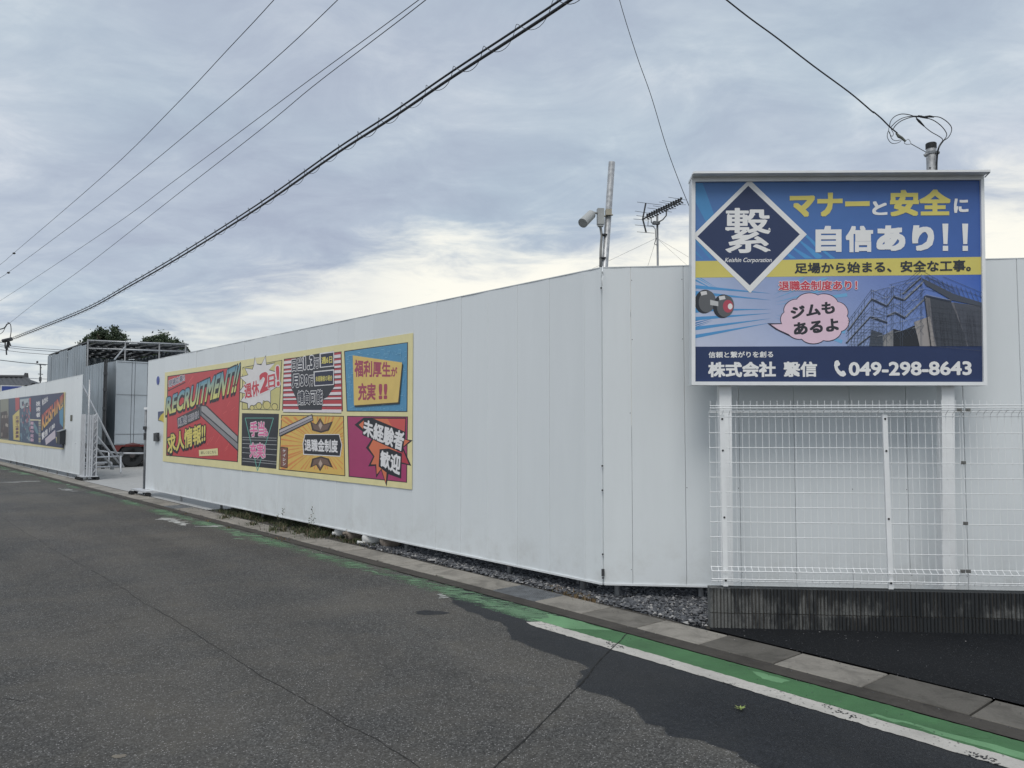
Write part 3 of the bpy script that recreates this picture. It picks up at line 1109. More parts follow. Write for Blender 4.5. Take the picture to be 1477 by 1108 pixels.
class Art:
    """flat print on a vertical plane; layers sit a fraction of a millimetre apart"""
    def __init__(s, vp, base, tf=(0, 0, 1.0), step=0.00002):
        s.vp, s.base, s.tf, s.step = vp, base, tf, step
        s.mb = MB()
        s.lay = 0
        s.reset = None

    def px(s, x, y):
        return s.tf[0] + x / s.tf[2], s.tf[1] + y / s.tf[2]

    def off(s):
        s.lay += 1
        return s.base + s.lay * s.step

    def face_up(s, vs, fs):
        out = []
        for f in fs:
            a_, b_, c_ = (Vector(vs[i]) for i in f[:3])
            if (b_ - a_).cross(c_ - a_).dot(s.vp.n) < 0:
                f = tuple(reversed(f))
            out.append(f)
        return out

    def poly(s, pts, col, off=None):
        o_ = s.off() if off is None else off
        vs = [s.vp.at(*s.px(x, y), o_) for x, y in pts]
        tris = geometry.tessellate_polygon([[Vector((x, y, 0)) for x, y in pts]])
        s.mb.add(vs, s.face_up(vs, [tuple(t) for t in tris]), col)
        return s

    def line(s, pts, wd, col):
        for (x0, y0), (x1, y1) in zip(pts, pts[1:]):
            L = math.hypot(x1 - x0, y1 - y0) or 1
            nx, ny = -(y1 - y0) / L * wd / 2, (x1 - x0) / L * wd / 2
            s.poly([(x0 + nx, y0 + ny), (x1 + nx, y1 + ny), (x1 - nx, y1 - ny), (x0 - nx, y0 - ny)], col)
        return s

    def disc(s, cx, cy, rx, ry, col, n=24, rot=0.0):
        c_, q_ = math.cos(rot), math.sin(rot)
        return s.poly([(cx + rx * math.cos(2 * math.pi * k / n) * c_ - ry * math.sin(2 * math.pi * k / n) * q_,
                        cy + rx * math.cos(2 * math.pi * k / n) * q_ + ry * math.sin(2 * math.pi * k / n) * c_) for k in range(n)], col)

    def clip(s, pts, rect, col):
        x0, y0, x1, y1 = rect
        for ax, lim, sg in ((0, x0, 1), (0, x1, -1), (1, y0, 1), (1, y1, -1)):
            out = []
            for i in range(len(pts)):
                a_, b_ = pts[i], pts[(i + 1) % len(pts)]
                ia, ib = sg * (a_[ax] - lim) >= 0, sg * (b_[ax] - lim) >= 0
                if ia:
                    out.append(a_)
                if ia != ib:
                    t = (lim - a_[ax]) / (b_[ax] - a_[ax])
                    out.append((a_[0] + t * (b_[0] - a_[0]), a_[1] + t * (b_[1] - a_[1])))
            pts = out
            if len(pts) < 3:
                return s
        return s.poly(pts, col)

    def text(s, quad, string, col, bold=0.02, n=8, outline=None, ocol=(0.02, 0.02, 0.025), col2=None, aniso=(1, 1), shadow=None):
        """quad = TL, TR, BR, BL in art coordinates"""
        vs, fs = glyphs(string)
        if not vs:
            return s
        xs = [p_[0] for p_ in vs]
        ys = [p_[1] for p_ in vs]
        x0, x1, y0, y1 = min(xs) - bold * aniso[0], max(xs) + bold * aniso[0], min(ys) - bold * aniso[1], max(ys) + bold * aniso[1]
        TL, TR, BR, BL = quad

        def put(r_, cnt, c_, cc2, rx, ry, sh=(0, 0)):
            st = [(0, 0)]
            for k_ in range(cnt if r_ > 0 else 0):
                cc_, ss_ = math.cos(2 * math.pi * k_ / cnt), math.sin(2 * math.pi * k_ / cnt)
                if cnt == 8:
                    mx_ = 1.12 * max(abs(cc_), abs(ss_))
                    cc_, ss_ = cc_ / mx_, ss_ / mx_
                st.append((r_ * rx * cc_, r_ * ry * ss_))
            for ddx, ddy in st:
                o_ = s.off()
                out, cols = [], []
                for x, y in vs:
                    u_ = (x + ddx + sh[0] - x0) / (x1 - x0)
                    w_ = (y + ddy + sh[1] - y0) / (y1 - y0)
                    tx, ty = TL[0] + (TR[0] - TL[0]) * u_, TL[1] + (TR[1] - TL[1]) * u_
                    bx, by = BL[0] + (BR[0] - BL[0]) * u_, BL[1] + (BR[1] - BL[1]) * u_
                    out.append(s.vp.at(*s.px(bx + (tx - bx) * w_, by + (ty - by) * w_), o_))
                    if cc2:
                        t_ = min(1, max(0, w_))
                        cols.append(tuple(a_ * t_ + b_ * (1 - t_) for a_, b_ in zip(c_, cc2)))
                s.mb.add(out, s.face_up(out, fs), cols if cc2 else c_)
        if shadow:
            put(bold + (outline or 0), 10, ocol, None, 1, 1, shadow)
        if outline:
            put(bold + outline, 14, ocol, None, 1, 1)
        put(bold, n, col, col2, *aniso)
        return s

    def build(s, name, parent, label=None):
        o_ = part(name, s.mb, M['film'], parent, label=label)
        s.mb = MB()
        if s.reset is not None:
            s.lay = s.reset
        return o_


WHITE = PC(208, 216, 224)
INK = (0.016, 0.018, 0.026)
NAVY = PC(32, 52, 98)
YEL = PC(196, 190, 84)

# ------------------------------------------------------------ the signboard
SP = VP(dp(998, 552, 6.72), (math.cos(math.radians(-4.4)), math.sin(math.radians(-4.4))))
sign = thing('signboard', SP.p(1.2, 0, -0.1), 'large blue company signboard with white frame on two white posts', 'signboard')
TLo, TRo, BRo, BLo = (997.7, 256), (1419.5, 254), (1424.3, 556), (997.7, 555.5)
TLi, TRi, BRi, BLi = (1003, 262), (1415, 259), (1419, 551), (1003, 550.5)
at_ = SP.at
q = MB().prism([at_(*c, -0.012) for c in (TLo, TRo, BRo, BLo)], -SP.n * 0.16)
part('backing_box', q, M['trim'], sign)
for nm, quad in (('frame_rail', (TLo, TRo, TRi, TLi)), ('frame_rail', (TRo, BRo, BRi, TRi)), ('frame_rail', (BRo, BLo, BLi, BRi)), ('frame_rail', (BLo, TLo, TLi, BLi))):
    q = MB().prism([at_(*c, 0.012) for c in quad], -SP.n * 0.0238)
    part(nm, q, M['white'], sign)
# hood
h0, h1 = at_(997.5, 256, 0.012), at_(1419.8, 254, 0.012)
up = (at_(*TLo) - at_(*BLo)).normalized()
q = MB().prism([h0 + up * 0.001, h1 + up * 0.001, h1 + up * 0.022, h0 + up * 0.022], -SP.n * 0.19)
q.prism([h0 + up * 0.004 + SP.n * 0.10, h1 + up * 0.004 + SP.n * 0.10, h1 + up * 0.022 + SP.n * 0.10, h0 + up * 0.022 + SP.n * 0.10], -SP.n * 0.0998)
part('hood', q, M['white'], sign)
q = MB().tube([h0 + up * -0.012 + SP.n * 0.01, h0 + SP.n * 0.09 + up * 0.005], 0.006, 6)
part('hood_bracket', q, M['white'], sign)
q = MB().tube([h1 + up * -0.012 + SP.n * 0.01, h1 + SP.n * 0.09 + up * 0.005], 0.006, 6)
part('hood_bracket', q, M['white'], sign)
# posts
for x0_, x1_, x2_, x3_ in ((1037.5, 1055.5, 1040, 1057), (1358.5, 1377, 1359, 1382)):
    o1, o2 = -0.06, -0.18
    p0, p1 = SP.at(x0_, 557, o1), SP.at(x1_, 557, o1)
    p2, p3 = SP.at(x3_, 850, o1), SP.at(x2_, 850, o1)
    wd_ = 0.105
    e0, e1 = SP.a(p0), SP.a(p0) + wd_
    b0_ = SP.a(p3)
    q = MB()
    q.prism([SP.p(e0, p0.z + 0.02, o1), SP.p(e1, p0.z + 0.02, o1), SP.p(b0_ + wd_, -0.05, o1), SP.p(b0_, -0.05, o1)], -SP.n * 0.10)
    part('post', q, M['white'], sign)
# small lamp fitting shadow gap under the box
S1 = (990, 230, 3.2578)
ar = Art(SP, -0.0105, S1)
def lerp(c0_, c1_, t):
    return tuple(a_ + (b_ - a_) * t for a_, b_ in zip(c0_, c1_))
def grad_quad(ar_, q4, cs):
    """quad with a colour per corner, cut fine enough to blend"""
    N = 6
    for i in range(N):
        for j in range(N):
            pts, cc = [], []
            for a_, b_ in ((i, j), (i + 1, j), (i + 1, j + 1), (i, j + 1)):
                u_, v_ = a_ / N, b_ / N
                t0 = (q4[0][0] + (q4[1][0] - q4[0][0]) * u_, q4[0][1] + (q4[1][1] - q4[0][1]) * u_)
                t1 = (q4[3][0] + (q4[2][0] - q4[3][0]) * u_, q4[3][1] + (q4[2][1] - q4[3][1]) * u_)
                pts.append((t0[0] + (t1[0] - t0[0]) * v_, t0[1] + (t1[1] - t0[1]) * v_))
                cc.append(lerp(lerp(cs[0], cs[1], u_), lerp(cs[3], cs[2], u_), v_))
            vs = [ar_.vp.at(*ar_.px(x, y), ar_.base) for x, y in pts]
            ar_.mb.add(vs, ar_.face_up(vs, [(0, 1, 2, 3)]), cc)


grad_quad(ar, [(38, 96), (1392, 88), (1394, 470), (38, 480)], [PC(58, 108, 172), PC(38, 84, 160), PC(46, 92, 176), PC(62, 120, 192)])
grad_quad(ar, [(38, 552), (1394, 540), (1400, 884), (38, 886)], [PC(150, 172, 212), PC(36, 88, 188), PC(66, 118, 200), PC(176, 190, 220)])
ar.lay = 2
random.seed(21)
cx, cy = 300, 700
for k in range(26):
    a0_ = math.radians(random.uniform(100, 200) if k % 2 else random.uniform(165, 205))
    da = math.radians(random.uniform(0.7, 2.0))
    c_ = random.choice([PC(50, 140, 205), PC(70, 160, 220), PC(30, 112, 182)])
    tri = [(cx + 180 * math.cos(a0_), cy - 180 * math.sin(a0_)), (cx + 900 * math.cos(a0_ - da), cy - 900 * math.sin(a0_ - da)), (cx + 900 * math.cos(a0_ + da), cy - 900 * math.sin(a0_ + da))]
    ar.clip(tri, (41, 556, 440, 878), c_)
    if k % 2:
        ar.clip(tri, (41, 112, 300, 470), PC(48, 132, 196))
for (x0_, y0_), (x1_, y1_), wd in (((540, 330), (640, 420), 10), ((520, 370), (640, 455), 14), ((480, 400), (600, 468), 12), ((560, 360), (700, 465), 7), ((450, 420), (520, 468), 10)):
    ar.clip([(x0_, y0_), (x1_, y1_), (x1_ - wd * 1.6, y1_ + wd * 1.4), (x0_ - 2, y0_ + 2)], (41, 112, 1390, 466), PC(52, 140, 208))
for y0_, y1_ in ((700, 700), (740, 728), (786, 762), (824, 790), (618, 640), (590, 610)):
    ar.clip([(41, y0_), (400, y1_ + (y1_ - y0_) * 0.8 + 4), (41, y0_ + 17)], (41, 556, 440, 878), PC(52, 140, 208))
for ang_ in (8, 14, 22, -14, -20, 30):
    t = math.radians(ang_)
    ar.clip([(cx + 120 * math.cos(t), cy - 120 * math.sin(t)), (cx + 460 * math.cos(t - .018), cy - 460 * math.sin(t - .018)), (cx + 460 * math.cos(t + .018), cy - 460 * math.sin(t + .018))], (41, 556, 760, 878), PC(90, 165, 220))
ar.poly([(38, 478), (1393, 458), (1394, 541), (38, 556)], YEL)
ar.poly([(38, 880), (1398, 876), (1402, 1048), (38, 1048)], NAVY)
ar.reset = 110
ar.build('printed_face', sign)
# photo of a scaffolded building in the print
def Z8(x, y):
    return ((1200 + x / 6.157 - 990) * 3.2578, (380 + y / 6.157 - 230) * 3.2578)
def zl(pts, wd, col):
    ar.line([Z8(*p_) for p_ in pts], wd, col)
def zp_(pts, col):
    ar.poly([Z8(*p_) for p_ in pts], col)
DK, MD, LT = PC(44, 54, 74), PC(66, 80, 100), PC(140, 152, 168)
zp_([(820, 285), (1060, 345), (1335, 380), (1345, 735), (880, 735), (850, 470)], PC(98, 102, 114))
zp_([(1080, 345), (1335, 390), (1345, 735), (1210, 735)], PC(72, 80, 96))
zp_([(870, 300), (1060, 350), (1180, 640), (1200, 735), (930, 735), (900, 600)], PC(62, 70, 84))
zp_([(730, 520), (870, 470), (920, 735), (770, 735)], PC(142, 142, 146))
zp_([(455, 640), (560, 580), (560, 735), (440, 735)], PC(128, 132, 138))
zp_([(545, 582), (620, 600), (735, 550), (780, 735), (545, 735)], PC(38, 44, 54))
zp_([(350, 590), (450, 620), (455, 735), (330, 735)], PC(70, 80, 96))
random.seed(4)
for x, ytop in ((350, 230), (370, 235), (465, 265), (490, 240), (530, 190), (545, 200), (610, 225), (630, 250), (790, 120), (800, 125), (150, 520), (180, 470), (205, 430), (235, 410), (265, 375), (290, 320), (450, 560), (420, 480)):
    zl([(x, ytop), (x - 3 + (x - 700) * 0.01, 735)], 1.6, MD)
for a_, b_ in (((140, 600), (350, 320)), ((125, 710), (340, 475)), ((230, 730), (340, 645)), ((350, 320), (490, 385)), ((350, 480), (490, 530)), ((490, 380), (550, 290)), ((490, 470), (560, 440)),
               ((550, 300), (640, 330)), ((560, 440), (650, 490)), ((640, 330), (800, 180)), ((650, 480), (830, 310)), ((630, 275), (790, 130)), ((820, 160), (1080, 310)), ((830, 290), (1060, 340))):
    zl([a_, b_], 7.5, DK)
    zl([(a_[0] + 4, a_[1] - 12), (b_[0] + 4, b_[1] - 12)], 2.0, LT)
    zl([(a_[0], a_[1] - 60), (b_[0], b_[1] - 60)], 1.3, MD)
    zl([(a_[0], a_[1] - 85), (b_[0], b_[1] - 85)], 1.3, MD)
for k in range(26):
    t = k / 25
    zl([(640 + 160 * t, 330 - 150 * t), (650 + 168 * t, 300 - 150 * t)], 1.4, LT)
    zl([(655 + 170 * t, 482 - 160 * t), (665 + 168 * t, 455 - 155 * t)], 1.4, LT)
    x = 830 + 300 * t
    zl([(x, 170 + 130 * t), (x + 8, 110 + 130 * t)], 1.3, MD)
zp_([(800, 130), (1080, 270), (1335, 350), (1335, 385), (1060, 325), (830, 190)], PC(66, 76, 94))
for x in range(850, 1340, 42):
    zl([(x, 105 + (x - 850) * 0.35), (x + 55, 250 + (x - 850) * 0.34)], 1.6, MD)
zl([(820, 118), (1335, 300)], 1.6, MD)
zl([(990, 118), (1335, 262)], 1.6, MD)
zl([(510, 190), (790, 118)], 1.6, MD)
for y in range(440, 735, 28):
    zl([(150 + (735 - y) * 0.3, y), (450, y + 14)], 1.3, MD)
for x in range(150, 460, 26):
    zl([(x, 735), (x + 60, 600)], 1.1, MD)
for i in range(9):
    for j in range(6):
        x = 350 + i * 52; y = 250 + j * 82 - i * 12
        zl([(x, y), (x + 50, y + 70)], 1.0, MD)
        zl([(x + 50, y - 8), (x, y + 62)], 1.0, MD)
        zl([(x, y), (x + 52, y - 12)], 1.6, LT if (i + j) % 3 == 0 else MD)
for x in range(860, 1340, 34):
    zl([(x, 330 + (x - 860) * 0.16), (x + 16, 735)], 1.0, PC(70, 76, 90))
for y in range(380, 735, 44):
    zl([(865, y), (1335, y + 46)], 1.0, PC(74, 80, 94))
for k in range(14):
    x = random.uniform(880, 1300)
    zl([(x, random.uniform(420, 500)), (x + 30, 735)], 1.3, PC(52, 58, 70))
for y in (520, 600, 680):
    zl([(900, y - 20), (1330, y + 30)], 1.3, PC(56, 62, 74))
zl([(820, 290), (880, 735)], 4.0, PC(36, 42, 52))
ar.build('printed_photo', sign)
# diamond emblem
ar.poly([(296, 94), (566, 352), (300, 628), (41, 372), (41, 345)], WHITE)
ar.poly([(291, 124), (533, 352), (298, 592), (52, 362)], PC(36, 54, 96))
ar.text([(184, 228), (396, 228), (398, 440), (182, 440)], '繋', WHITE, 0.018, 10, aniso=(1.25, 0.45))
for x_, y_ in ((198, 262), (270, 262), (318, 262), (390, 330), (196, 335), (390, 430), (205, 438)):
    ar.poly([(x_ - 7, y_), (x_, y_ - 9), (x_ + 7, y_)], WHITE)
ar.text([(186, 462), (404, 462), (398, 489), (178, 489)], 'Keishin Corporation', WHITE, 0.012, 6)
ar.build('emblem', sign)
ar.text([(485, 160), (862, 152), (862, 268), (485, 272)], 'マナー', YEL, 0.05, 8)
ar.text([(873, 197), (945, 195), (945, 262), (873, 262)], 'と', WHITE, 0.04, 8)
ar.text([(956, 142), (1243, 140), (1243, 266), (956, 268)], '安全', YEL, 0.045, 8)
ar.text([(1257, 184), (1326, 183), (1326, 250), (1257, 252)], 'に', WHITE, 0.045, 8)
ar.text([(606, 312), (730, 311), (730, 436), (606, 437)], '自', WHITE, 0.05, 8)
ar.text([(748, 312), (878, 311), (878, 436), (748, 437)], '信', WHITE, 0.045, 8)
ar.text([(892, 310), (1165, 308), (1165, 430), (892, 432)], 'あり', WHITE, 0.055, 8)
for x_ in (1203, 1296):
    ar.poly([(x_, 302), (x_ + 28, 302), (x_ + 24, 398), (x_ + 5, 398)], WHITE)
    ar.poly([(x_ + 2, 406), (x_ + 27, 406), (x_ + 27, 430), (x_ + 2, 430)], WHITE)
ar.text([(508, 486), (1336, 470), (1337, 526), (509, 536)], '足場から始まる、安全な工事。', PC(44, 52, 66), 0.026, 8)
ar.text([(434, 571), (803, 568), (803, 614), (434, 616)], '退職金制度あり！', PC(186, 42, 66), 0.030, 8, outline=0.055, ocol=PC(206, 200, 216))
ar.build('headline_lettering', sign)
# speech bubble
bub = []
for k in range(180):
    t = 2 * math.pi * k / 180
    b_ = abs(math.sin(t * 4.5 + 0.4)) ** 0.55
    bub.append((605 + (146 + 15 * b_) * math.cos(t), 746 + (104 + 15 * b_) * math.sin(t)))
big = [(605 + (x - 605) * 1.022, 746 + (y - 746) * 1.03) for x, y in bub]
ar.poly([(470, 770), (380, 770), (420, 800), (500, 838), (520, 790)], PC(46, 44, 66))
ar.poly(big, PC(46, 44, 66))
ar.poly([(500, 772), (398, 776), (430, 798), (505, 832), (540, 790)], PC(208, 184, 210))
ar.poly(bub, PC(208, 184, 210))
ar.text([(487, 694), (694, 664), (700, 722), (494, 752)], 'ジムも', PC(44, 48, 58), 0.045, 8)
ar.text([(501, 768), (714, 744), (718, 806), (506, 828)], 'あるよ', PC(44, 48, 58), 0.045, 8)
ar.build('speech_bubble', sign)
# the dumbbell of the print
for (x_, y_) in ((92, 668), (178, 690)):
    ar.disc(x_ - 6, y_, 47, 56, PC(40, 46, 56), rot=0.15)
    ar.disc(x_ + 6, y_, 40, 51, PC(86, 92, 100), rot=0.15)
    ar.poly([(x_ - 26, y_ - 46), (x_ + 2, y_ - 50), (x_ + 6, y_ - 34), (x_ - 22, y_ - 28)], PC(190, 196, 204))
ar.poly([(112, 660), (150, 668), (150, 690), (112, 684)], PC(170, 178, 186))
ar.disc(196, 690, 24, 30, PC(168, 60, 84))
ar.disc(206, 691, 11, 14, PC(206, 214, 222))
ar.build('dumbbell_drawing', sign)
ar.text([(104, 904), (408, 901), (408, 931), (104, 933)], '信頼と繋がりを創る', WHITE, 0.024, 6)
ar.build('slogan_lettering', sign)
ar.text([(102, 952), (421, 950), (421, 1023), (102, 1024)], '株式会社', WHITE, 0.042, 8)
ar.build('company_lettering', sign)
ar.text([(457, 950), (614, 950), (615, 1022), (457, 1023)], '繋信', WHITE, 0.036, 8)
ar.build('company_lettering', sign)
ar.text([(762, 952), (1340, 948), (1342, 1014), (763, 1018)], '049-298-8643', WHITE, 0.034, 12)
ar.poly([(697, 950), (706, 944), (714, 945), (723, 961), (720, 968), (711, 972), (713, 981), (719, 990), (727, 997), (735, 993), (742, 994), (751, 1009), (748, 1015), (738, 1021), (724, 1018), (710, 1006), (699, 988), (694, 968)], WHITE)
ar.build('phone_number_lettering', sign)

# ------------------------------------------------------------ comic banner on the near wall
BOFF = 0.0105
ban = thing('banner', LW.at(420, 690, BOFF), 'yellow-edged recruitment banner of seven comic panels on the long white wall', 'banner')
S2 = (200, 470, 3.5167)
S5 = (225, 490, 5.83)
S6 = (395, 480, 4.819)
def T5(x, y):
    return ((225 + x / 5.83 - 200) * 3.5167, (490 + y / 5.83 - 470) * 3.5167)
def T6(x, y):
    return ((395 + x / 4.819 - 200) * 3.5167, (480 + y / 4.819 - 470) * 3.5167)
def TZ(x0, y0, s_):
    return lambda x, y: ((x0 + x / s_ - 200) * 3.5167, (y0 + y / s_ - 470) * 3.5167)
T4 = TZ(400, 495, 11.08)
T7 = TZ(230, 520, 11.36)
T8 = TZ(230, 585, 11.36)
a0_, a1_ = LW.a(LW.at(595.8, 600)), LW.a(LW.at(237, 600))
zt = LW.at(595.8, 480.5).z
zb = LW.at(593.8, 706).z
q = MB().prism([LW.p(a0_, zb, BOFF), LW.p(a1_, zb, BOFF), LW.p(a1_, zt, BOFF), LW.p(a0_, zt, BOFF)], -LW.n * 0.002)
part('banner_sheet', q, plain('cream_banner_film', PC(214, 206, 152), 0.45, var=0.05), ban)
ab = Art(LW, BOFF + 0.001, S2, 0.00004)
K = PC(40, 44, 54)
def cell(pts, col, inner=None, b=4.0):
    cx_ = sum(p_[0] for p_ in pts) / 4
    cy_ = sum(p_[1] for p_ in pts) / 4
    ab.poly(pts, K)
    ins = [(x + (b if x < cx_ else -b), y + (b if y < cy_ else -b)) for x, y in pts]
    ab.poly(ins, col)
    return ins
def P4(f, *pts):
    return [f(*p_) for p_ in pts]
# cell 1
ab.reset = 0
ins = cell([(146, 255), (519, 203), (503, 692), (139, 659)], PC(186, 48, 58))
random.seed(3)
for k in range(26):
    x = random.uniform(160, 480)
    y = random.uniform(270, 640)
    ab.line([(x, y), (x + random.uniform(8, 26), y - random.uniform(10, 40))], 1.6, PC(210, 84, 84))
# steel planks drawing (kept without the figure that carries them)
ab.poly([(300, 398), (345, 405), (505, 560), (505, 640), (430, 565), (305, 450)], K)
ab.poly([(306, 404), (342, 410), (500, 562), (500, 590), (312, 426)], PC(150, 152, 160))
ab.poly([(309, 432), (502, 598), (502, 628), (310, 448)], PC(128, 130, 140))
ab.poly([(300, 398), (318, 402), (320, 456), (303, 452)], PC(96, 100, 110))
ab.text(P4(T7, (150, 330), (412, 225), (416, 330), (150, 445)), '現場応募!!', PC(70, 76, 104), 0.02, 6, outline=0.07, ocol=PC(196, 200, 214))
ab.poly(P4(T7, (140, 492), (420, 350), (424, 362), (144, 506)), K)
ab.text(P4(T7, (118, 610), (1335, 45), (1245, 520), (96, 905)), 'RECRUITMENT!!', PC(66, 140, 180), 0.032, 8, outline=0.045, ocol=K, col2=PC(206, 206, 92), shadow=(0.02, -0.06))
ab.poly(P4(T8, (285, 205), (660, 15), (668, 215), (300, 385)), PC(60, 62, 72))
ab.text(P4(T8, (300, 215), (640, 70), (645, 205), (305, 350)), '㈱繋信 KEISHIN', PC(52, 58, 92), 0.02, 6, outline=0.05, ocol=PC(206, 208, 214))
ab.text(P4(T8, (125, 490), (755, 270), (750, 600), (135, 800)), '求人情報!!', PC(214, 200, 80), 0.03, 8, outline=0.07, ocol=K, col2=PC(206, 196, 90), shadow=(0.0, -0.07))
ab.poly(P4(T8, (645, 730), (955, 700), (960, 815), (650, 832)), PC(216, 206, 150))
ab.text(P4(T8, (675, 750), (925, 735), (928, 785), (678, 800)), '詳しくはこちら', PC(60, 56, 50), 0.014, 4)
ab.lay_keep = ab.lay
ab.build('comic_panel', ban)
# cell 2
cell([(527, 210), (728, 173), (715, 429), (523, 425)], PC(190, 188, 118), b=3)
ab.disc(540, 235, 14, 26, PC(200, 196, 120))
burst = [(585, 200), (590, 162), (600, 196), (622, 200), (643, 155), (647, 200), (690, 190), (660, 225), (712, 240), (690, 262), (716, 300), (668, 330), (668, 392), (632, 378), (620, 420), (598, 396), (556, 420), (553, 392), (518, 382), (545, 345), (512, 335), (546, 290), (516, 262), (556, 250), (540, 216), (578, 222)]
cxb, cyb = 615, 300
ab.poly([(cxb + (x - cxb) * 1.05, cyb + (y - cyb) * 1.04) for x, y in burst], K)
ab.poly(burst, PC(206, 210, 218))
for x_, y_, r_ in ((575, 415, 12), (610, 405, 16), (650, 402, 20), (690, 410, 16)):
    ab.disc(x_, y_, r_, r_ * 1.1, K)
    ab.disc(x_, y_ + 1, r_ - 2.5, r_ * 1.1 - 2.5, PC(198, 192, 116))
RD = PC(190, 44, 66)
ab.text(P4(T5, (738, 375), (865, 335), (872, 470), (748, 500)), '週休', RD, 0.03, 8, outline=0.06, ocol=PC(206, 210, 218))
ab.text(P4(T5, (866, 290), (950, 255), (955, 420), (872, 458)), '2', RD, 0.04, 8, outline=0.05, ocol=PC(206, 210, 218))
ab.text(P4(T5, (940, 300), (1000, 285), (1002, 400), (944, 412)), '日', RD, 0.03, 8, outline=0.05, ocol=PC(206, 210, 218))
ab.text(P4(T5, (1005, 225), (1036, 215), (1042, 388), (1016, 392)), '!', RD, 0.03, 8, outline=0.05, ocol=PC(206, 210, 218))
ab.build('comic_panel', ban)
# cell 3
cell([(737, 168), (1029, 130), (1036, 434), (728, 430)], PC(176, 50, 64), b=3.5)
y = 0.06
sizes = [(.055, .03), (.05, .03), (.035, .03), (.05, .03), (.045, .03), (.05, .045), (.035, .04), (.05, .03), (.03, .07), (.035, .05), (.055, .03)]
yy = 0.04
for wv, gapv in sizes:
    def L3(u, t):
        x_ = 733 + (-4) * t + (1028 - 733 + 8 * t) * u
        yt = 170 + (132 - 170) * u
        yb = 428 + (431 - 428) * u
        return (x_, yt + (yb - yt) * t)
    ab.poly([L3(0.012, yy), L3(0.988, yy), L3(0.988, yy + wv), L3(0.012, yy + wv)], PC(206, 206, 218))
    ab.poly([L3(0.012, yy + wv), L3(0.988, yy + wv), L3(0.988, yy + wv + 0.012), L3(0.012, yy + wv + 0.012)], K)
    yy += wv + gapv + 0.012
ab.poly(P4(T4, (222, 260), (470, 200), (905, 125), (915, 690), (800, 865), (725, 900), (710, 1070), (345, 1070), (300, 880), (222, 720)), PC(52, 56, 66))
WT = PC(210, 214, 224)
ab.text(P4(T4, (228, 255), (408, 232), (408, 438), (232, 455)), '日当', PC(46, 50, 66), 0.03, 8, outline=0.055, ocol=WT)
ab.text(P4(T4, (420, 215), (588, 195), (588, 412), (424, 425)), '1.3', PC(46, 50, 66), 0.04, 8, outline=0.055, ocol=WT)
ab.text(P4(T4, (585, 245), (668, 238), (668, 400), (588, 408)), '万', PC(46, 50, 66), 0.03, 8, outline=0.055, ocol=WT)
ab.poly(P4(T4, (675, 160), (908, 128), (908, 372), (680, 395)), WT)
ab.poly(P4(T4, (692, 178), (895, 150), (895, 358), (696, 380)), PC(44, 50, 76))
ab.text(P4(T4, (705, 225), (878, 205), (878, 318), (708, 332)), '週6日', PC(206, 200, 90), 0.03, 8)
ab.text(P4(T4, (232, 505), (500, 478), (498, 695), (236, 712)), '月30', PC(46, 50, 66), 0.035, 8, outline=0.05, ocol=WT)
ab.text(P4(T4, (510, 520), (580, 512), (580, 680), (512, 690)), '万', PC(46, 50, 66), 0.03, 8, outline=0.055, ocol=WT)
ab.poly(P4(T4, (580, 452), (906, 420), (904, 668), (590, 690)), WT)
ab.poly(P4(T4, (594, 468), (894, 438), (892, 655), (600, 676)), PC(44, 50, 76))
ab.text(P4(T4, (610, 530), (878, 508), (878, 600), (612, 618)), '未経験者の場合', PC(206, 200, 90), 0.02, 6)
ab.text(P4(T4, (325, 765), (728, 742), (724, 972), (330, 990)), '請負可能', PC(46, 50, 66), 0.028, 8, outline=0.05, ocol=WT)
ab.build('comic_panel', ban)
# cell 4
cell([(1042, 128), (1366, 83), (1363, 437), (1055, 435)], PC(64, 140, 188), b=4)
random.seed(9)
for k in range(230):
    u_, t_ = random.random(), random.random()
    x = 1052 + 305 * u_
    y = (126 - 38 * u_) + 12 + t_ * (295 + 36 * u_)
    L_ = random.uniform(6, 20)
    if random.random() < 0.5:
        ab.line([(x, y), (min(x + L_, 1358), y - L_ * 0.12)], 1.6, PC(120, 186, 222))
    else:
        ab.line([(x, y), (x, min(y + L_, 430))], 1.6, PC(104, 172, 214))
ab.poly([(1092, 160), (1340, 195), (1322, 396), (1096, 412)], PC(60, 62, 60))
ab.poly([(1086, 150), (1336, 186), (1316, 388), (1092, 404)], PC(222, 184, 92))
MG = PC(158, 62, 92)
ab.text(P4(T6, (560, 185), (812, 205), (812, 310), (560, 308)), '福利厚生', MG, 0.035, 8)
ab.text(P4(T6, (814, 235), (858, 240), (858, 305), (814, 305)), 'が', MG, 0.03, 8)
ab.text(P4(T6, (585, 350), (710, 350), (706, 468), (585, 472)), '充実', MG, 0.035, 8)
ab.text(P4(T6, (728, 355), (790, 355), (788, 462), (728, 464)), '!!', MG, 0.04, 8)
ab.build('comic_panel', ban)
# cell 5
cell([(524, 443), (712, 447), (698, 726), (521, 708)], PC(44, 48, 58), b=2.5)
for y0_, y1_ in ((566, 570), (578, 583), (597, 604), (618, 628), (643, 656), (672, 690), (686, 702)):
    ab.line([(526, y0_), (700, y1_)], 1.8, PC(180, 190, 198))
TE = PC(84, 170, 160)
ab.line([(540, 468), (684, 468), (603, 736), (540, 468)], 3.2, TE)
PK = PC(214, 92, 156)
ab.text(P4(T5, (790, 690), (912, 690), (915, 812), (792, 815)), '手当', PK, 0.03, 8, outline=0.05, ocol=PC(206, 200, 214))
ab.text(P4(T5, (908, 745), (942, 745), (942, 812), (908, 812)), 'も', PK, 0.03, 8, outline=0.05, ocol=PC(206, 200, 214))
ab.text(P4(T5, (788, 868), (918, 868), (920, 1000), (788, 990)), '充実!', PK, 0.03, 8, outline=0.05, ocol=PC(206, 200, 214))
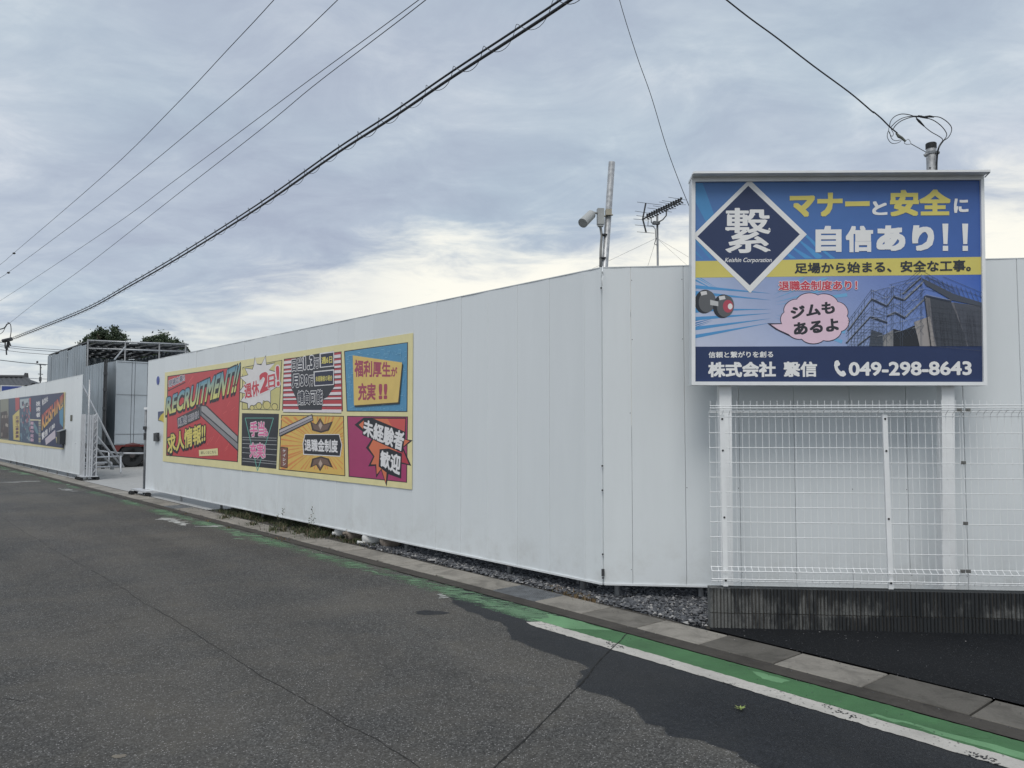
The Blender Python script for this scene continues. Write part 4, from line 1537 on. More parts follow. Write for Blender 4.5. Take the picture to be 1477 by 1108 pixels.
ab.build('comic_panel', ban)
# cell 6
cell([(723, 452), (1041, 457), (1048, 763), (710, 730)], PC(226, 176, 74), b=4)
for k in range(44):
    t = 2 * math.pi * k / 44 + random.uniform(-.04, .04)
    da = random.uniform(.012, .035)
    tri = [(925 + 60 * math.cos(t), 605 + 50 * math.sin(t)), (925 + 420 * math.cos(t - da), 605 + 420 * math.sin(t - da)), (925 + 420 * math.cos(t + da), 605 + 420 * math.sin(t + da))]
    ab.clip(tri, (722, 462, 1036, 728), PC(226, 130, 56))
for yc, sy in ((505, 1), (700, -1)):
    BR = PC(112, 92, 84)
    ab.poly([(870, yc - 20 * sy), (900, yc - 5 * sy), (920, yc - 38 * sy), (940, yc - 5 * sy), (985, yc - 20 * sy), (965, yc + 26 * sy), (925, yc + 38 * sy), (880, yc + 26 * sy)], PC(66, 56, 56))
    ab.poly([(880, yc - 12 * sy), (903, yc), (921, yc - 28 * sy), (938, yc), (974, yc - 12 * sy), (958, yc + 20 * sy), (925, yc + 30 * sy), (888, yc + 20 * sy)], BR)
    ab.poly([(912, yc), (922, yc - 18 * sy), (932, yc), (922, yc + 22 * sy)], PC(176, 160, 150))
ab.poly(P4(T6, (200, 770), (215, 705), (455, 705), (475, 780), (462, 862), (205, 848)), WT)
ab.poly(P4(T6, (205, 772), (218, 710), (452, 710), (470, 780), (458, 856), (210, 842)), PC(44, 48, 58))
ab.text(P4(T6, (212, 738), (444, 742), (444, 835), (214, 822)), '退職金制度', WT, 0.03, 8)
ab.poly([(720, 614), (757, 618), (755, 722), (718, 716)], K)
ab.poly([(723, 618), (754, 621), (752, 718), (721, 713)], PC(128, 86, 74))
for i_, ch in enumerate('ケイシン'):
    ab.text([(731, 626 + i_ * 22), (746, 627 + i_ * 22), (745, 643 + i_ * 22), (730, 642 + i_ * 22)], ch, WT, 0.03, 6)
ab.poly([(712, 525), (724, 520), (880, 448), (886, 480), (724, 560), (712, 560)], K)
ab.poly([(714, 530), (876, 454), (880, 466), (714, 544)], PC(170, 170, 182))
ab.poly([(714, 548), (881, 468), (883, 478), (714, 558)], PC(140, 140, 152))
ab.build('comic_panel', ban)
# cell 7
cell([(1057, 457), (1366, 460), (1361, 796), (1065, 766)], PC(160, 44, 106), b=4)
ab.poly(P4(T6, (560, 640), (625, 590), (920, 590), (915, 740), (965, 748), (900, 800), (955, 925), (860, 905), (800, 960), (783, 1068), (745, 955), (712, 1010), (705, 925), (655, 930), (690, 860), (640, 800), (680, 740)), K)
ab.poly(P4(T6, (590, 640), (640, 598), (914, 598), (908, 742), (945, 752), (890, 800), (940, 915), (850, 890), (785, 950), (778, 1045), (748, 945), (715, 985), (712, 915), (675, 915), (700, 860), (660, 800), (692, 740)), PC(206, 108, 66))
ab.poly(P4(T6, (790, 598), (914, 598), (908, 740), (850, 700)), PC(196, 74, 72))
ab.poly(P4(T6, (890, 800), (940, 915), (850, 890), (820, 840)), PC(176, 44, 66))
ab.poly(P4(T6, (628, 590), (700, 600), (915, 690), (895, 835), (790, 790), (615, 710)), K)
ab.poly(P4(T6, (735, 810), (800, 805), (890, 840), (885, 1015), (800, 985), (728, 930)), K)
ab.text(P4(T6, (622, 598), (912, 690), (893, 828), (620, 712)), '未経験者', WT, 0.04, 10)
ab.text(P4(T6, (742, 815), (885, 850), (875, 995), (736, 925)), '歓迎', WT, 0.04, 10)
ab.build('comic_panel', ban)

# ------------------------------------------------------------ far banner
S3 = (0, 560, 12.31)
b2 = thing('banner', LW.at(50, 640, BOFF), 'dark blue banner with flame-coloured lettering on the far white wall', 'banner')
a0_ = LW.a(LW.at(93.5, 600))
zt2, zb2 = LW.at(93.5, 565.5).z, LW.at(88, 648).z
q = MB().prism([LW.p(a0_, zb2, BOFF), LW.p(a0_ + 13.5, zb2, BOFF), LW.p(a0_ + 13.5, zt2, BOFF), LW.p(a0_, zt2, BOFF)], -LW.n * 0.002)
part('banner_sheet', q, plain('cream_banner_film_far', PC(206, 200, 150), 0.45, var=0.05), b2)
ac = Art(LW, BOFF + 0.001, S3, 0.00006)
def yt3(x):
    return 203 - (x / 1130.0) * 128
def yb3(x):
    return 905 + (x / 1050.0) * 150
def col3(x0_, x1_, c_):
    ac.poly([(x0_, yt3(x0_)), (x1_, yt3(x1_)), (x1_, yb3(x1_)), (x0_, yb3(x0_))], c_)
col3(-700, 1128, PC(40, 50, 84))
col3(-700, -10, PC(70, 66, 70))
col3(5, 152, PC(120, 126, 116))
ac.poly([(10, 430), (120, 400), (150, 520), (148, 900), (10, 890)], PC(66, 56, 60))
for k in range(14):
    x = random.uniform(15, 120); y = random.uniform(420, 840)
    ac.poly([(x, y), (x + 26, y - 8), (x + 24, y + 46), (x + 2, y + 50)], random.choice([PC(48, 44, 52), PC(120, 116, 112), PC(90, 78, 76), PC(150, 146, 140)]))
col3(165, 345, PC(52, 76, 108))
ac.poly([(270, yt3(270)), (345, yt3(345)), (345, 370), (275, 410)], PC(170, 58, 70))
ac.poly([(225, 490), (345, 375), (350, 930), (240, 915)], PC(190, 178, 96))
for i_, ch in enumerate('足場工事募集'):
    ac.text([(275, 500 + i_ * 66), (335, 492 + i_ * 66), (335, 548 + i_ * 66), (275, 556 + i_ * 66)], ch, PC(96, 60, 84), 0.03, 6)
col3(348, 548, PC(60, 84, 116))
ac.poly([(352, 200), (520, 180), (545, 250), (540, 300), (360, 380)], PC(150, 168, 182))
ac.poly([(462, 262), (505, 258), (505, 345), (462, 350)], K)
ac.poly([(472, 275), (496, 272), (496, 332), (472, 336)], WT)
ac.poly([(518, 180), (548, 170), (548, 420), (522, 420)], PC(180, 60, 76))
for k in range(60):
    x = random.uniform(355, 530); y = random.uniform(200, 900)
    h_ = random.uniform(20, 90)
    ac.poly([(x, y), (x + 18, y - 6), (x + 22, y + h_), (x + 4, y + h_)], random.choice([PC(96, 134, 160), PC(44, 56, 92), PC(130, 150, 168), PC(84, 118, 140), PC(150, 90, 110)]))
col3(552, 735, PC(46, 62, 100))
for i_, ch in enumerate('技術者'):
    ac.text([(640, 240 + i_ * 100), (715, 225 + i_ * 100), (715, 310 + i_ * 100), (640, 322 + i_ * 100)], ch, WT, 0.03, 6)
ac.poly([(535, 550), (730, 560), (726, 575), (538, 575)], PC(200, 196, 160))
for i_, ch in enumerate('募集中経験'):
    ac.text([(540, 590 + i_ * 74), (600, 596 + i_ * 74), (600, 656 + i_ * 74), (540, 650 + i_ * 74)], ch, PC(190, 160, 190), 0.03, 6)
ac.poly([(600, 600), (660, 700), (690, 830), (640, 800), (590, 680)], PC(86, 128, 150))
for k in range(16):
    y = 570 + k * 26
    ac.poly([(684, y), (722, y + 4), (722, y + 18), (684, y + 14)], random.choice([PC(190, 186, 150), PC(120, 140, 150), PC(170, 170, 180)]))
ac.build('banner_column', b2)
# the flame panel
ac.poly([(738, yt3(738)), (1128, yt3(1128)), (1116, yb3(1040)), (738, yb3(738))], PC(34, 48, 92))
ac.poly([(1050, 420), (1128, 200), (1122, 700), (1060, 620)], PC(60, 130, 170))
ac.text([(745, 470), (1130, 85), (1120, 330), (742, 760)], 'KEISHIN!!', PC(190, 50, 70), 0.03, 8, outline=0.04, ocol=K, col2=PC(226, 176, 70))
ac.text([(745, 200), (850, 140), (852, 230), (750, 320)], '株式会社', WT, 0.03, 6)
ac.text([(738, 800), (972, 600), (975, 700), (742, 930)], '繋信 1180', WT, 0.03, 6)
ac.poly([(800, 900), (980, 740), (985, 880), (815, 1010)], PC(180, 176, 196))
ac.poly([(990, 860), (1050, 900), (1040, 1000), (1000, 970)], PC(180, 176, 120))
ac.build('banner_column', b2)

# ------------------------------------------------------------ ribbed block wall and mesh fence
BT = 0.325
def block_mesh(seed):
    rnd = random.Random(seed)
    q = MB()
    L, Hh, D = 0.386, 0.193, 0.12
    n = 14
    pr = []
    x = 0.0
    w_ = L / n
    for i in range(n):
        d_ = rnd.uniform(-0.005, 0.004)
        gr = rnd.choice((0.0, 0.0, 0.003, 0.006))
        pr += [(i * w_ + 0.001, -0.014), (i * w_ + 0.0045 + gr * .5, d_), ((i + 1) * w_ - 0.0055 - gr, d_ - 0.001), ((i + 1) * w_ - 0.0005 - gr * .6, -0.014)]
    pr[0] = (0.0, pr[0][1])
    pr[-1] = (L, pr[-1][1])
    m_ = len(pr)
    vs = [(x_, y_, 0) for x_, y_ in pr] + [(x_, y_, Hh) for x_, y_ in pr] + [(L, -D, 0), (0, -D, 0), (L, -D, Hh), (0, -D, Hh)]
    fs = [(i, i + 1, m_ + i + 1, m_ + i) for i in range(m_ - 1)]
    b0 = 2 * m_
    fs += [(b0, b0 + 1, b0 + 3, b0 + 2), (m_ - 1, b0, b0 + 2, 2 * m_ - 1), (b0 + 1, 0, m_, b0 + 3)]
    fs += [tuple(range(m_)) + (b0, b0 + 1), tuple(range(2 * m_ - 1, m_ - 1, -1)) + (b0 + 3, b0 + 2)]
    fs = [tuple(reversed(f)) for f in fs]
    q.add(vs, fs)
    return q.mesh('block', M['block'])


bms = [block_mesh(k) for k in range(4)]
fence_w = thing('block_wall', BW.p(0, 0), 'low mould-stained wall of ribbed concrete blocks under the mesh fence', 'wall')
xdir = Vector((BW.n.y, -BW.n.x, 0))
rz = math.atan2(xdir.y, xdir.x)
fwd = xdir.dot(BW.t) > 0
for c_ in range(2):
    z = BT - 0.2 * (c_ + 1)
    for k in range(15):
        a_ = k * 0.392
        st = a_ if fwd else a_ + 0.388
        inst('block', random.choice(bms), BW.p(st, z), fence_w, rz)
mortar = MB().prism([BW.p(0.004, -0.1, -0.013), BW.p(5.87, -0.1, -0.013), BW.p(5.87, BT - 0.008, -0.013), BW.p(0.004, BT - 0.008, -0.013)], -BW.n * 0.10)
part('mortar_core', mortar, M['flange'], fence_w)

FP = VP(BW.p(0, 0, -0.07), BW.t)
PROF = [(0.0, 0.345), (0.0, 0.375), (0.035, 0.385), (0.04, 0.455), (0.0, 0.485), (0.0, 1.715), (0.035, 1.748), (0.06, 1.755), (0.06, 1.835)]
HZ = [(0.0, 0.365), (0.036, 0.388), (0.04, 0.452), (0.0, 0.480)] + [(0.0, 0.600 + 0.1215 * k) for k in range(9)] + [(0.0, 1.705), (0.0, 1.742), (0.045, 1.752), (0.06, 1.775), (0.06, 1.795)]


mf = thing('mesh_fence', FP.p(0, BT), 'white welded wire mesh fence standing on the low ribbed block wall', 'fence')


def mesh_panel(a0_, a1_):
    q = MB()
    a_ = a0_ + 0.004
    while a_ < a1_:
        q.tube([FP.p(a_, z, o_) for o_, z in PROF], 0.0023, 4, False)
        q.tube([FP.p(a_, 1.700, 0.0035), FP.p(a_ - 0.004, 1.730, 0.006)], 0.0019, 4, False)
        a_ += 0.0535
    part('wire_mesh', q, M['white'], mf, label=None)
    for o_, z in HZ:
        r_ = 0.0037 if z > 1.7 or z < 0.5 else 0.0029
        q = MB().tube([FP.p(a0_, z, o_ + 0.0036), FP.p(a1_ - 0.006, z, o_ + 0.0036)], r_, 5)
        part('horizontal_wire', q, M['white'], mf)


a_s = FP.a(FP.at(1023.5, 700))
a_j = FP.a(FP.at(1389.5, 700))
mesh_panel(a_s, a_j - 0.002)
mesh_panel(a_j + 0.004, a_j + 2.2)
PP = VP(BW.p(0, 0, -0.045), BW.t)
for x_ in (1047.0, 1285.5, 1530):
    pa = PP.a(PP.at(x_, 848))
    ta = PP.a(PP.at({1047.0: 1041.5, 1285.5: 1276.5, 1530: 1516}[x_], 598))
    z1 = PP.at(1276, 598).z
    q = MB()
    hw = 0.019
    q.prism([PP.p(pa - hw, BT + 0.001, 0), PP.p(pa + hw, BT + 0.001, 0), PP.p(ta + hw, z1, 0), PP.p(ta - hw, z1, 0)], -PP.n * 0.004)
    q.prism([PP.p(pa - hw, BT + 0.001, -0.0042), PP.p(pa - hw + 0.004, BT + 0.001, -0.0042), PP.p(ta - hw + 0.004, z1, -0.0042), PP.p(ta - hw, z1, -0.0042)], -PP.n * 0.018)
    o = part('fence_post', q, M['white'], mf)
    for t_ in (0.035, 0.40, 0.79, 0.975):
        aa = pa + (ta - pa) * t_
        zz_ = BT + (z1 - BT) * t_
        q = MB().lathe(PP.p(aa, zz_, 0.001), PP.n, [(0, 0.0085), (0.003, 0.0085), (0.005, 0.006)], 10)
        part('bolt_head', q, M['bolt'], o)
for y_, ws in ((591.5, (-6, 6.5)), (667.5, (0,)), (755, (0,)), (824, (-4, 4))):
    for w_ in ws:
        c0 = FP.at(1389.5 + w_ + (3 if y_ > 700 else 0), y_, 0.01 + (0.055 if y_ < 600 or y_ > 800 else 0))
        q = MB()
        hw = 0.018
        q.prism([c0 + FP.t * -hw + Vector((0, 0, -0.013)), c0 + FP.t * hw + Vector((0, 0, -0.013)), c0 + FP.t * hw + Vector((0, 0, 0.013)), c0 + FP.t * -hw + Vector((0, 0, 0.013))], FP.n * 0.006)
        q.lathe(c0 + FP.n * 0.006, FP.n, [(0, 0.007), (0.006, 0.007)], 8)
        part('joint_clip', q, M['clip'], mf)

# ------------------------------------------------------------ poles behind the wall
def vert(px, y0, y1, d, r, n=14):
    pass


# floodlight pole
fl = thing('floodlight_pole', dp(869, 640, 7.62), 'leaning galvanised pipe behind the wall corner with a floodlight on its side', 'pole')
t_, b_ = dp(882.5, 234, 7.62), dp(872.5, 382, 7.62)
dirn = (b_ - t_).normalized()
foot = b_ + dirn * ((b_.z + 0.05) / -dirn.z)
part('pipe', MB().tube([foot, t_], 0.033, 16), M['galv'], fl, None, True)
q = MB().tube([dp(866, 392, 7.60), dp(866.5, 360, 7.60), dp(868, 340, 7.60), dp(866.5, 330, 7.59), dp(863, 318, 7.58)], 0.013, 10)
part('conduit', q, M['conduit'], fl, None, True)
for y_ in (339, 372.5):
    c0 = dp(871.5 if y_ < 350 else 869.5, y_, 7.61)
    q = MB()
    q.lathe(c0 - Vector((0, 0, 0.006)), (0, 0, 1), [(0, 0.037), (0.012, 0.037)], 14)
    part('pipe_strap', q, M['dark'], fl)
c0 = dp(866, 312, 7.58)
q = MB().box(-0.032, -0.03, -0.085, 0.034, 0.03, 0.075, 0.1, tuple(c0))
q.box(-0.025, -0.022, -0.105, 0.027, 0.022, -0.0852, 0.1, tuple(c0))
part('junction_box', q, M['grey'], fl)
q = MB().tube([dp(871, 312, 7.6), dp(884, 310, 7.6)], 0.008, 8)
q.box(-0.03, -0.035, -0.03, 0.03, 0.03, 0.03, 0.0, tuple(dp(877.5, 307, 7.6)))
part('clamp', q, plain('yellowed_clamp', (0.36, 0.33, 0.26), 0.5, 0.3), fl)
a0v, a1v = dp(853, 309.5, 7.56), dp(840.5, 322, 7.44)
ax = (a1v - a0v)
q = MB().lathe(a0v, ax, [(-0.012, 0.018), (-0.008, 0.040), (0.0, 0.046), (ax.length, 0.049), (ax.length + 0.001, 0.041), (ax.length - 0.015, 0.040)], 24)
lampo = part('lamp_housing', q, M['grey'], fl, None, False)
part('lens', MB().lathe(a1v - ax.normalized() * 0.012, ax, [(0, 0.04), (0.006, 0.039)], 18), M['dark'], lampo)
part('arm', MB().tube([dp(862, 308, 7.57), dp(856, 306.5, 7.56), dp(852, 310, 7.56)], 0.012, 8), M['grey'], fl, None, True)

# TV aerial
AD = 11.5
an = thing('tv_aerial', dp(947.3, 640, AD), 'dark television aerial on a thin mast rising between the floodlight pole and signboard', 'aerial')
top = dp(948, 309, AD)
part('mast', MB().tube([Vector((top.x, top.y, 0)), top], 0.016, 8), M['galv_dull'], an, None, True)
B0, B1 = dp(926.5, 316.5, AD), dp(981.5, 290, AD - 0.5)
part('boom', MB().tube([B0, B1], 0.012, 6), M['dark'], an)
bd = (B1 - B0).normalized()
side_ = bd.cross(Vector((0, 0, 1))).normalized()
upv = side_.cross(bd).normalized()
for k in range(15):
    c_ = B0 + (B1 - B0) * (0.12 + 0.88 * k / 14)
    q = MB()
    for a_ in (35, 145, 215, 325):
        d_ = side_ * 0.25 * math.cos(math.radians(a_)) + upv * math.sin(math.radians(a_)) + bd * 0.35
        q.tube([c_, c_ + d_ * 0.075], [0.007, 0.011], 5)
    part('director', q, M['dark'], an)
for tip in (dp(931.5, 293, AD), dp(932, 335.5, AD)):
    part('reflector_arm', MB().tube([dp(927, 316, AD), tip], 0.013, 6), M['dark'], an)
for (x0_, y0_, x1_, y1_) in ((919, 291.5, 955, 296), (916, 304.5, 938, 308), (918, 311, 942, 314), (914, 316, 934, 317.5), (916, 324.5, 944, 327), (919, 334.5, 944, 336.5),
                             (934, 300, 961, 303.5), (942, 297, 969, 301), (951, 291.5, 976, 296), (955, 289.5, 982, 293), (964, 284.5, 989, 288.5), (968, 295, 989, 295.5), (958, 302, 975, 301), (952, 304, 969, 306)):
    part('rod', MB().tube([dp(x0_, y0_, AD - 0.1), dp(x1_, y1_, AD + 0.15)], 0.0035, 4), M['wire'], an)
q = MB().tube([dp(961.5, 300, AD - .2), dp(961, 311, AD - .15), dp(956, 317, AD - .1), dp(947, 322, AD - .03)], 0.010, 8)
q.tube([dp(939, 313, AD - .05), dp(939.5, 321, AD - .05), dp(943, 324, AD - .03), dp(948, 322, AD - .03)], 0.008, 8)
q.box(-0.05, -0.03, -0.02, 0.05, 0.03, 0.025, 0.2, tuple(dp(946.5, 322, AD - 0.02)))
part('bracket', q, M['galv_dull'], an, None)
q = MB().tube([dp(935, 318, AD), dp(934.5, 326, AD), dp(941, 326, AD), dp(945, 330, AD), dp(946, 345, AD), dp(944, 352, AD), dp(948, 354, AD)], 0.006, 6)
part('coaxial_lead', q, M['dark'], an, None, True)
for x_, y_ in ((879, 376), (1012, 382), (990, 382), (935, 382)):
    part('guy_wire', MB().tube([dp(947, 343.5, AD), dp(x_, y_, AD + 1.0), dp(x_, y_, AD + 1.0) + (dp(x_, y_, AD + 1.0) - dp(947, 343.5, AD)) * 1.5], 0.0022, 4), M['galv_dull'], an)

# service pole behind the signboard
PD = 7.6
sv = thing('service_pole', Vector((dp(1343, 240, PD).x, dp(1343, 240, PD).y, 0)), 'galvanised service pole with black cap rising behind the signboard', 'pole')
tp = dp(1343, 213, PD)
part('tube', MB().tube([Vector((tp.x, tp.y, -0.05)), tp], 0.048, 20), M['galv'], sv, None, True)
part('cap', MB().lathe(tp - Vector((0, 0, 0.012)), (0, 0, 1), [(0, 0.051), (0.05, 0.051), (0.058, 0.044)], 20), M['black'], sv, None, False)
c0 = dp(1343, 221.5, PD)
q = MB().lathe(c0 - Vector((0, 0, 0.012)), (0, 0, 1), [(0, 0.053), (0.024, 0.053)], 18)
q.tube([dp(1333.5, 225, PD - .05), dp(1338, 222, PD - .06)], 0.018, 8)
q.tube([dp(1350, 220, PD - .05), dp(1354.5, 220.5, PD - .05)], 0.016, 8)
part('band_clamp', q, M['galv_dull'], sv)
part('bolt_hole', MB().lathe(dp(1341.3, 242.5, PD - 0.047), (0, -1, 0), [(0, 0.009), (0.003, 0.009)], 10), M['black'], sv)

def px8(x, y):
    return (1260 + x / 8.206, 150 + y / 8.206)
def smooth_path(pts, k=6):
    out = []
    P_ = [pts[0]] + pts + [pts[-1]]
    for i in range(1, len(P_) - 2):
        for j in range(k):
            t = j / k
            a_, b_, c_, d_ = P_[i - 1], P_[i], P_[i + 1], P_[i + 2]
            out.append(0.5 * ((2 * b_) + (c_ - a_) * t + (2 * a_ - 5 * b_ + 4 * c_ - d_) * t * t + (3 * b_ - a_ - 3 * c_ + d_) * t * t * t))
    out.append(pts[-1])
    return out


sc = thing('service_cable', dp(1345, 230, PD - 0.1), 'black service cable looping at the top of the pole behind the signboard', 'cable')
def D7(x, y, d=7.45):
    return dp(*px8(x, y), d)
pts = [dp(820, -190, 5.2), dp(1048, 0, 6.5), dp(1121, 55, 6.75), dp(1173, 95, 6.92), dp(1226, 134, 7.08), dp(1258, 161, 7.2), D7(0, 95, 7.22), D7(90, 170, 7.3), D7(190, 270, 7.36), D7(280, 345, 7.42)]
part('main_cable', MB().tube(smooth_path(pts), 0.0065, 8), M['cable'], sc, None, True)
part('anchor_grip', MB().tube([D7(265, 345), D7(300, 385), D7(330, 400), D7(380, 445)], [0.008, 0.016, 0.014, 0.010], 8), plain('weathered_grip', (0.13, 0.14, 0.12), 0.6), sc)
part('tension_wire', MB().tube(smooth_path([D7(375, 440), D7(365, 465), D7(400, 478), D7(440, 470), D7(425, 430), D7(405, 418), D7(378, 440)]) , 0.0035, 5), M['galv'], sc)
part('tension_wire', MB().tube([D7(440, 470), D7(620, 570, 7.5)], 0.004, 5), M['galv_dull'], sc)
loops = [
    [(190, 275), (200, 210), (250, 150), (330, 120), (420, 128), (500, 152), (580, 158), (700, 190), (800, 260), (860, 340), (860, 390), (820, 440)],
    [(205, 275), (270, 210), (350, 165), (450, 145), (530, 145), (620, 150), (720, 150), (800, 165), (890, 230), (925, 300), (890, 390), (820, 440)],
    [(230, 300), (270, 245), (350, 190), (480, 152), (530, 190), (600, 265), (680, 330), (760, 375), (810, 410), (820, 440)],
    [(185, 265), (180, 320), (205, 375), (225, 380), (235, 350), (215, 310), (205, 285)],
    [(180, 310), (165, 350), (165, 400), (200, 455), (245, 470), (300, 455), (330, 430)],
    [(190, 330), (205, 390), (230, 425), (270, 435), (320, 425)],
]
for i_, lp in enumerate(loops):
    part('loop_wire', MB().tube(smooth_path([D7(x, y, 7.44 + 0.02 * math.sin(j + i_)) for j, (x, y) in enumerate(lp)], 5), 0.0032 if i_ > 2 else 0.0042, 6), M['cable'] if i_ < 3 else M['wire'], sc, None, True)
part('splice', MB().tube([D7(525, 140), D7(560, 150), D7(640, 170)], [0.007, 0.012, 0.007], 8), M['black'], sc)
part('splice', MB().tube([D7(610, 150), D7(660, 148), D7(715, 155)], [0.007, 0.012, 0.007], 8), M['black'], sc)
part('splice', MB().tube([D7(505, 170), D7(540, 205), D7(600, 265)], [0.006, 0.012, 0.006], 8), M['black'], sc)
part('down_lead', MB().tube(smooth_path([D7(822, 438), D7(785, 490), D7(765, 540), D7(755, 600, 7.52), D7(748, 700, 7.55), D7(747, 800, 7.55)]), 0.0085, 8), M['cable'], sc, None, True)

# ------------------------------------------------------------ overhead lines
def vline(name, p0, d0, p1, d1, pix, r, label, cat, group=None, parent=None, mat=None, zoff=0.0, build=True):
    a_ = dp(p0[0], p0[1], d0)
    b_ = dp(p1[0], p1[1], d1)
    vp_ = VP(a_, (b_ - a_))
    pts_ = [vp_.at(*q_) + Vector((0, 0, zoff)) for q_ in pix]
    pts_ = smooth_path(pts_, 5)
    if not build:
        return pts_
    o_ = part(name, MB().tube(pts_, r, 6), mat or M['cable'], parent, None, True)
    if not parent:
        tag(o_, label, cat, group)
    return o_


MAINPX = [(-60, 497), (0, 493), (10, 491), (24, 486), (75, 466), (130, 443), (185, 412), (255.5, 371), (371, 298), (481, 221), (566, 166), (651, 108), (740, 50), (824, -6), (1000, -130), (1250, -330)]
mainp = vline('c', (10, 491), 40, (821, 0), 8.0, MAINPX, 0.01, '', '', build=False)
bund = thing('overhead_cable_bundle', mainp[12], 'thick bundle of black communication cables with spiral wrap crossing the sky', 'cable')
def shifted(pts_, dz_, dn=0.0):
    return [p_ + Vector((dn * 0.7, dn * 0.7, dz_)) for p_ in pts_]
part('messenger_cable', MB().tube(shifted(mainp, 0.037), 0.0135, 8), M['cable'], bund, None, True)
part('lower_cable', MB().tube(shifted(mainp, -0.040), 0.0185, 8), M['cable'], bund, None, True)
# spiral hanger
sp_pts = []
acc = 0.0
fine_ = []
for i in range(len(mainp) - 1):
    L_ = (mainp[i + 1] - mainp[i]).length
    k_ = max(1, int(L_ / 0.035))
    for j in range(k_):
        fine_.append(mainp[i].lerp(mainp[i + 1], j / k_))
for i in range(len(fine_) - 1):
    d_ = (fine_[i + 1] - fine_[i])
    acc += d_.length
    if d_.length < 1e-9 or fine_[i].y > 38:
        continue
    d_.normalize()
    sdv = d_.cross(Vector((0, 0, 1))).normalized()
    ph = acc * 2 * math.pi / 0.62
    sp_pts.append(fine_[i] + Vector((0, 0, -0.008)) + sdv * 0.06 * math.sin(ph) + Vector((0, 0, 1)) * 0.088 * math.cos(ph))
part('spiral_hanger', MB().tube(sp_pts, 0.0040, 4), M['cable'], bund, None, True)
# closure and hanging tails at the far support
q = MB()
q.tube([dp(4, 492, 40), dp(17, 489, 40)], 0.10, 8)
part('closure', q, M['cable'], bund)
q = MB()
for x_, y_ in ((9.5, 512), (11, 505), (15.5, 499), (8, 503), (13, 501)):
    q.tube([dp(8 + random.uniform(-1, 5), 491, 40), dp(x_ - .5, (491 + y_) / 2 + 3, 40), dp(x_, y_, 40)], 0.035, 5)
part('hanging_tails', q, M['cable'], bund)

GW = 'thin power wires crossing the sky'
vline('overhead_wire', (20, 366), 45, (395, 0), 17, [(-60, 428), (0, 382), (20, 365), (150, 253), (250, 155), (330, 70), (395, 0), (600, -230)], 0.0095,
      'highest thin power wire, leftmost of four crossing the sky', 'wire', GW)
vline('overhead_wire', (10, 395), 45, (487, 0), 15.5, [(-60, 440), (0, 401), (12, 393), (150, 290), (300, 168), (400, 82), (487, 0), (700, -210)], 0.0088,
      'second thin power wire from the left crossing the sky', 'wire', GW)
vline('overhead_wire', (0, 433), 45, (604, 0), 12.6, [(-60, 470), (0, 434), (150, 335), (250, 262), (376, 168), (451, 112), (604, 0), (800, -150)], 0.0072,
      'upper one of the close pair of thin wires crossing the sky', 'wire', GW)
vline('overhead_wire', (15, 466), 40, (614, 0), 9.9, [(14, 466), (60, 430), (125, 383), (250, 285), (376, 187), (451, 125), (540, 57), (614, 0), (800, -150)], 0.0062,
      'lower one of the close pair of thin wires, ending above the cable closure', 'wire', GW)
for (x_, y_), nm in (((20, 365.5), 'dark insulator clamp on the highest thin power wire'), ((12, 393.5), 'dark insulator clamp on the second thin power wire')):
    c0 = dp(x_, y_, 45)
    q = MB().lathe(c0 - Vector((0.07, 0, 0)), (1, 0, 0), [(0, 0.03), (0.05, 0.06), (0.1, 0.06), (0.16, 0.03)], 8)
    o = part('wire_clamp', q, M['dark'], None, c0)
    tag(o, nm, 'clamp', 'clamps on the thin wires')
o = thing('drop_wire', dp(12, 470, 40), 'slack drop wire looping down to the cable closure at far left', 'wire')
part('loop', MB().tube(smooth_path([dp(14, 466, 40), dp(10, 468, 40), dp(4, 474, 40), dp(-20, 478, 40)]), 0.03, 5), M['cable'], o)
part('loop', MB().tube(smooth_path([dp(11, 465, 40), dp(15, 468, 40), dp(16, 478, 40), dp(14, 490, 40)]), 0.02, 5), M['cable'], o)
part('loop', MB().tube(smooth_path([dp(9, 469, 40), dp(4, 479, 40), dp(-5, 484, 40), dp(-20, 487, 40)]), 0.015, 5), M['cable'], o)
vline('overhead_wire', (893, 0), 9.0, (996, 302), 9.6, [(875, -80), (893.6, 0), (918, 79), (939, 138), (960, 208), (978, 258), (996, 302), (1020, 356)], 0.0042,
      'lone thin wire dropping down behind the left edge of the signboard', 'wire')
for i_, (y0_, y1_) in enumerate(((497.5, 504), (500, 507), (504.5, 512), (519.5, 526.5), (543, 547))):
    d_ = 75
    o = part('distant_wire', MB().tube([dp(-40, y0_ - 3, d_), dp(0, y0_, d_), dp(35, (y0_ + y1_) / 2 + 0.6, d_), dp(85, y1_ + 0.6, d_ - 8), dp(120, y1_ + 4, d_ - 12)], 0.022 if i_ != 3 else 0.035, 4), M['wire'])
    tag(o, ['topmost of the distant wires meeting the scaffold shed', 'second of the distant wires from the top at far left', 'third of the distant wires from the top at far left',
            'darker distant wire just above the small aerials at far left', 'lowest distant wire just above the tiled roof'][i_], 'wire', 'distant wires at far left')

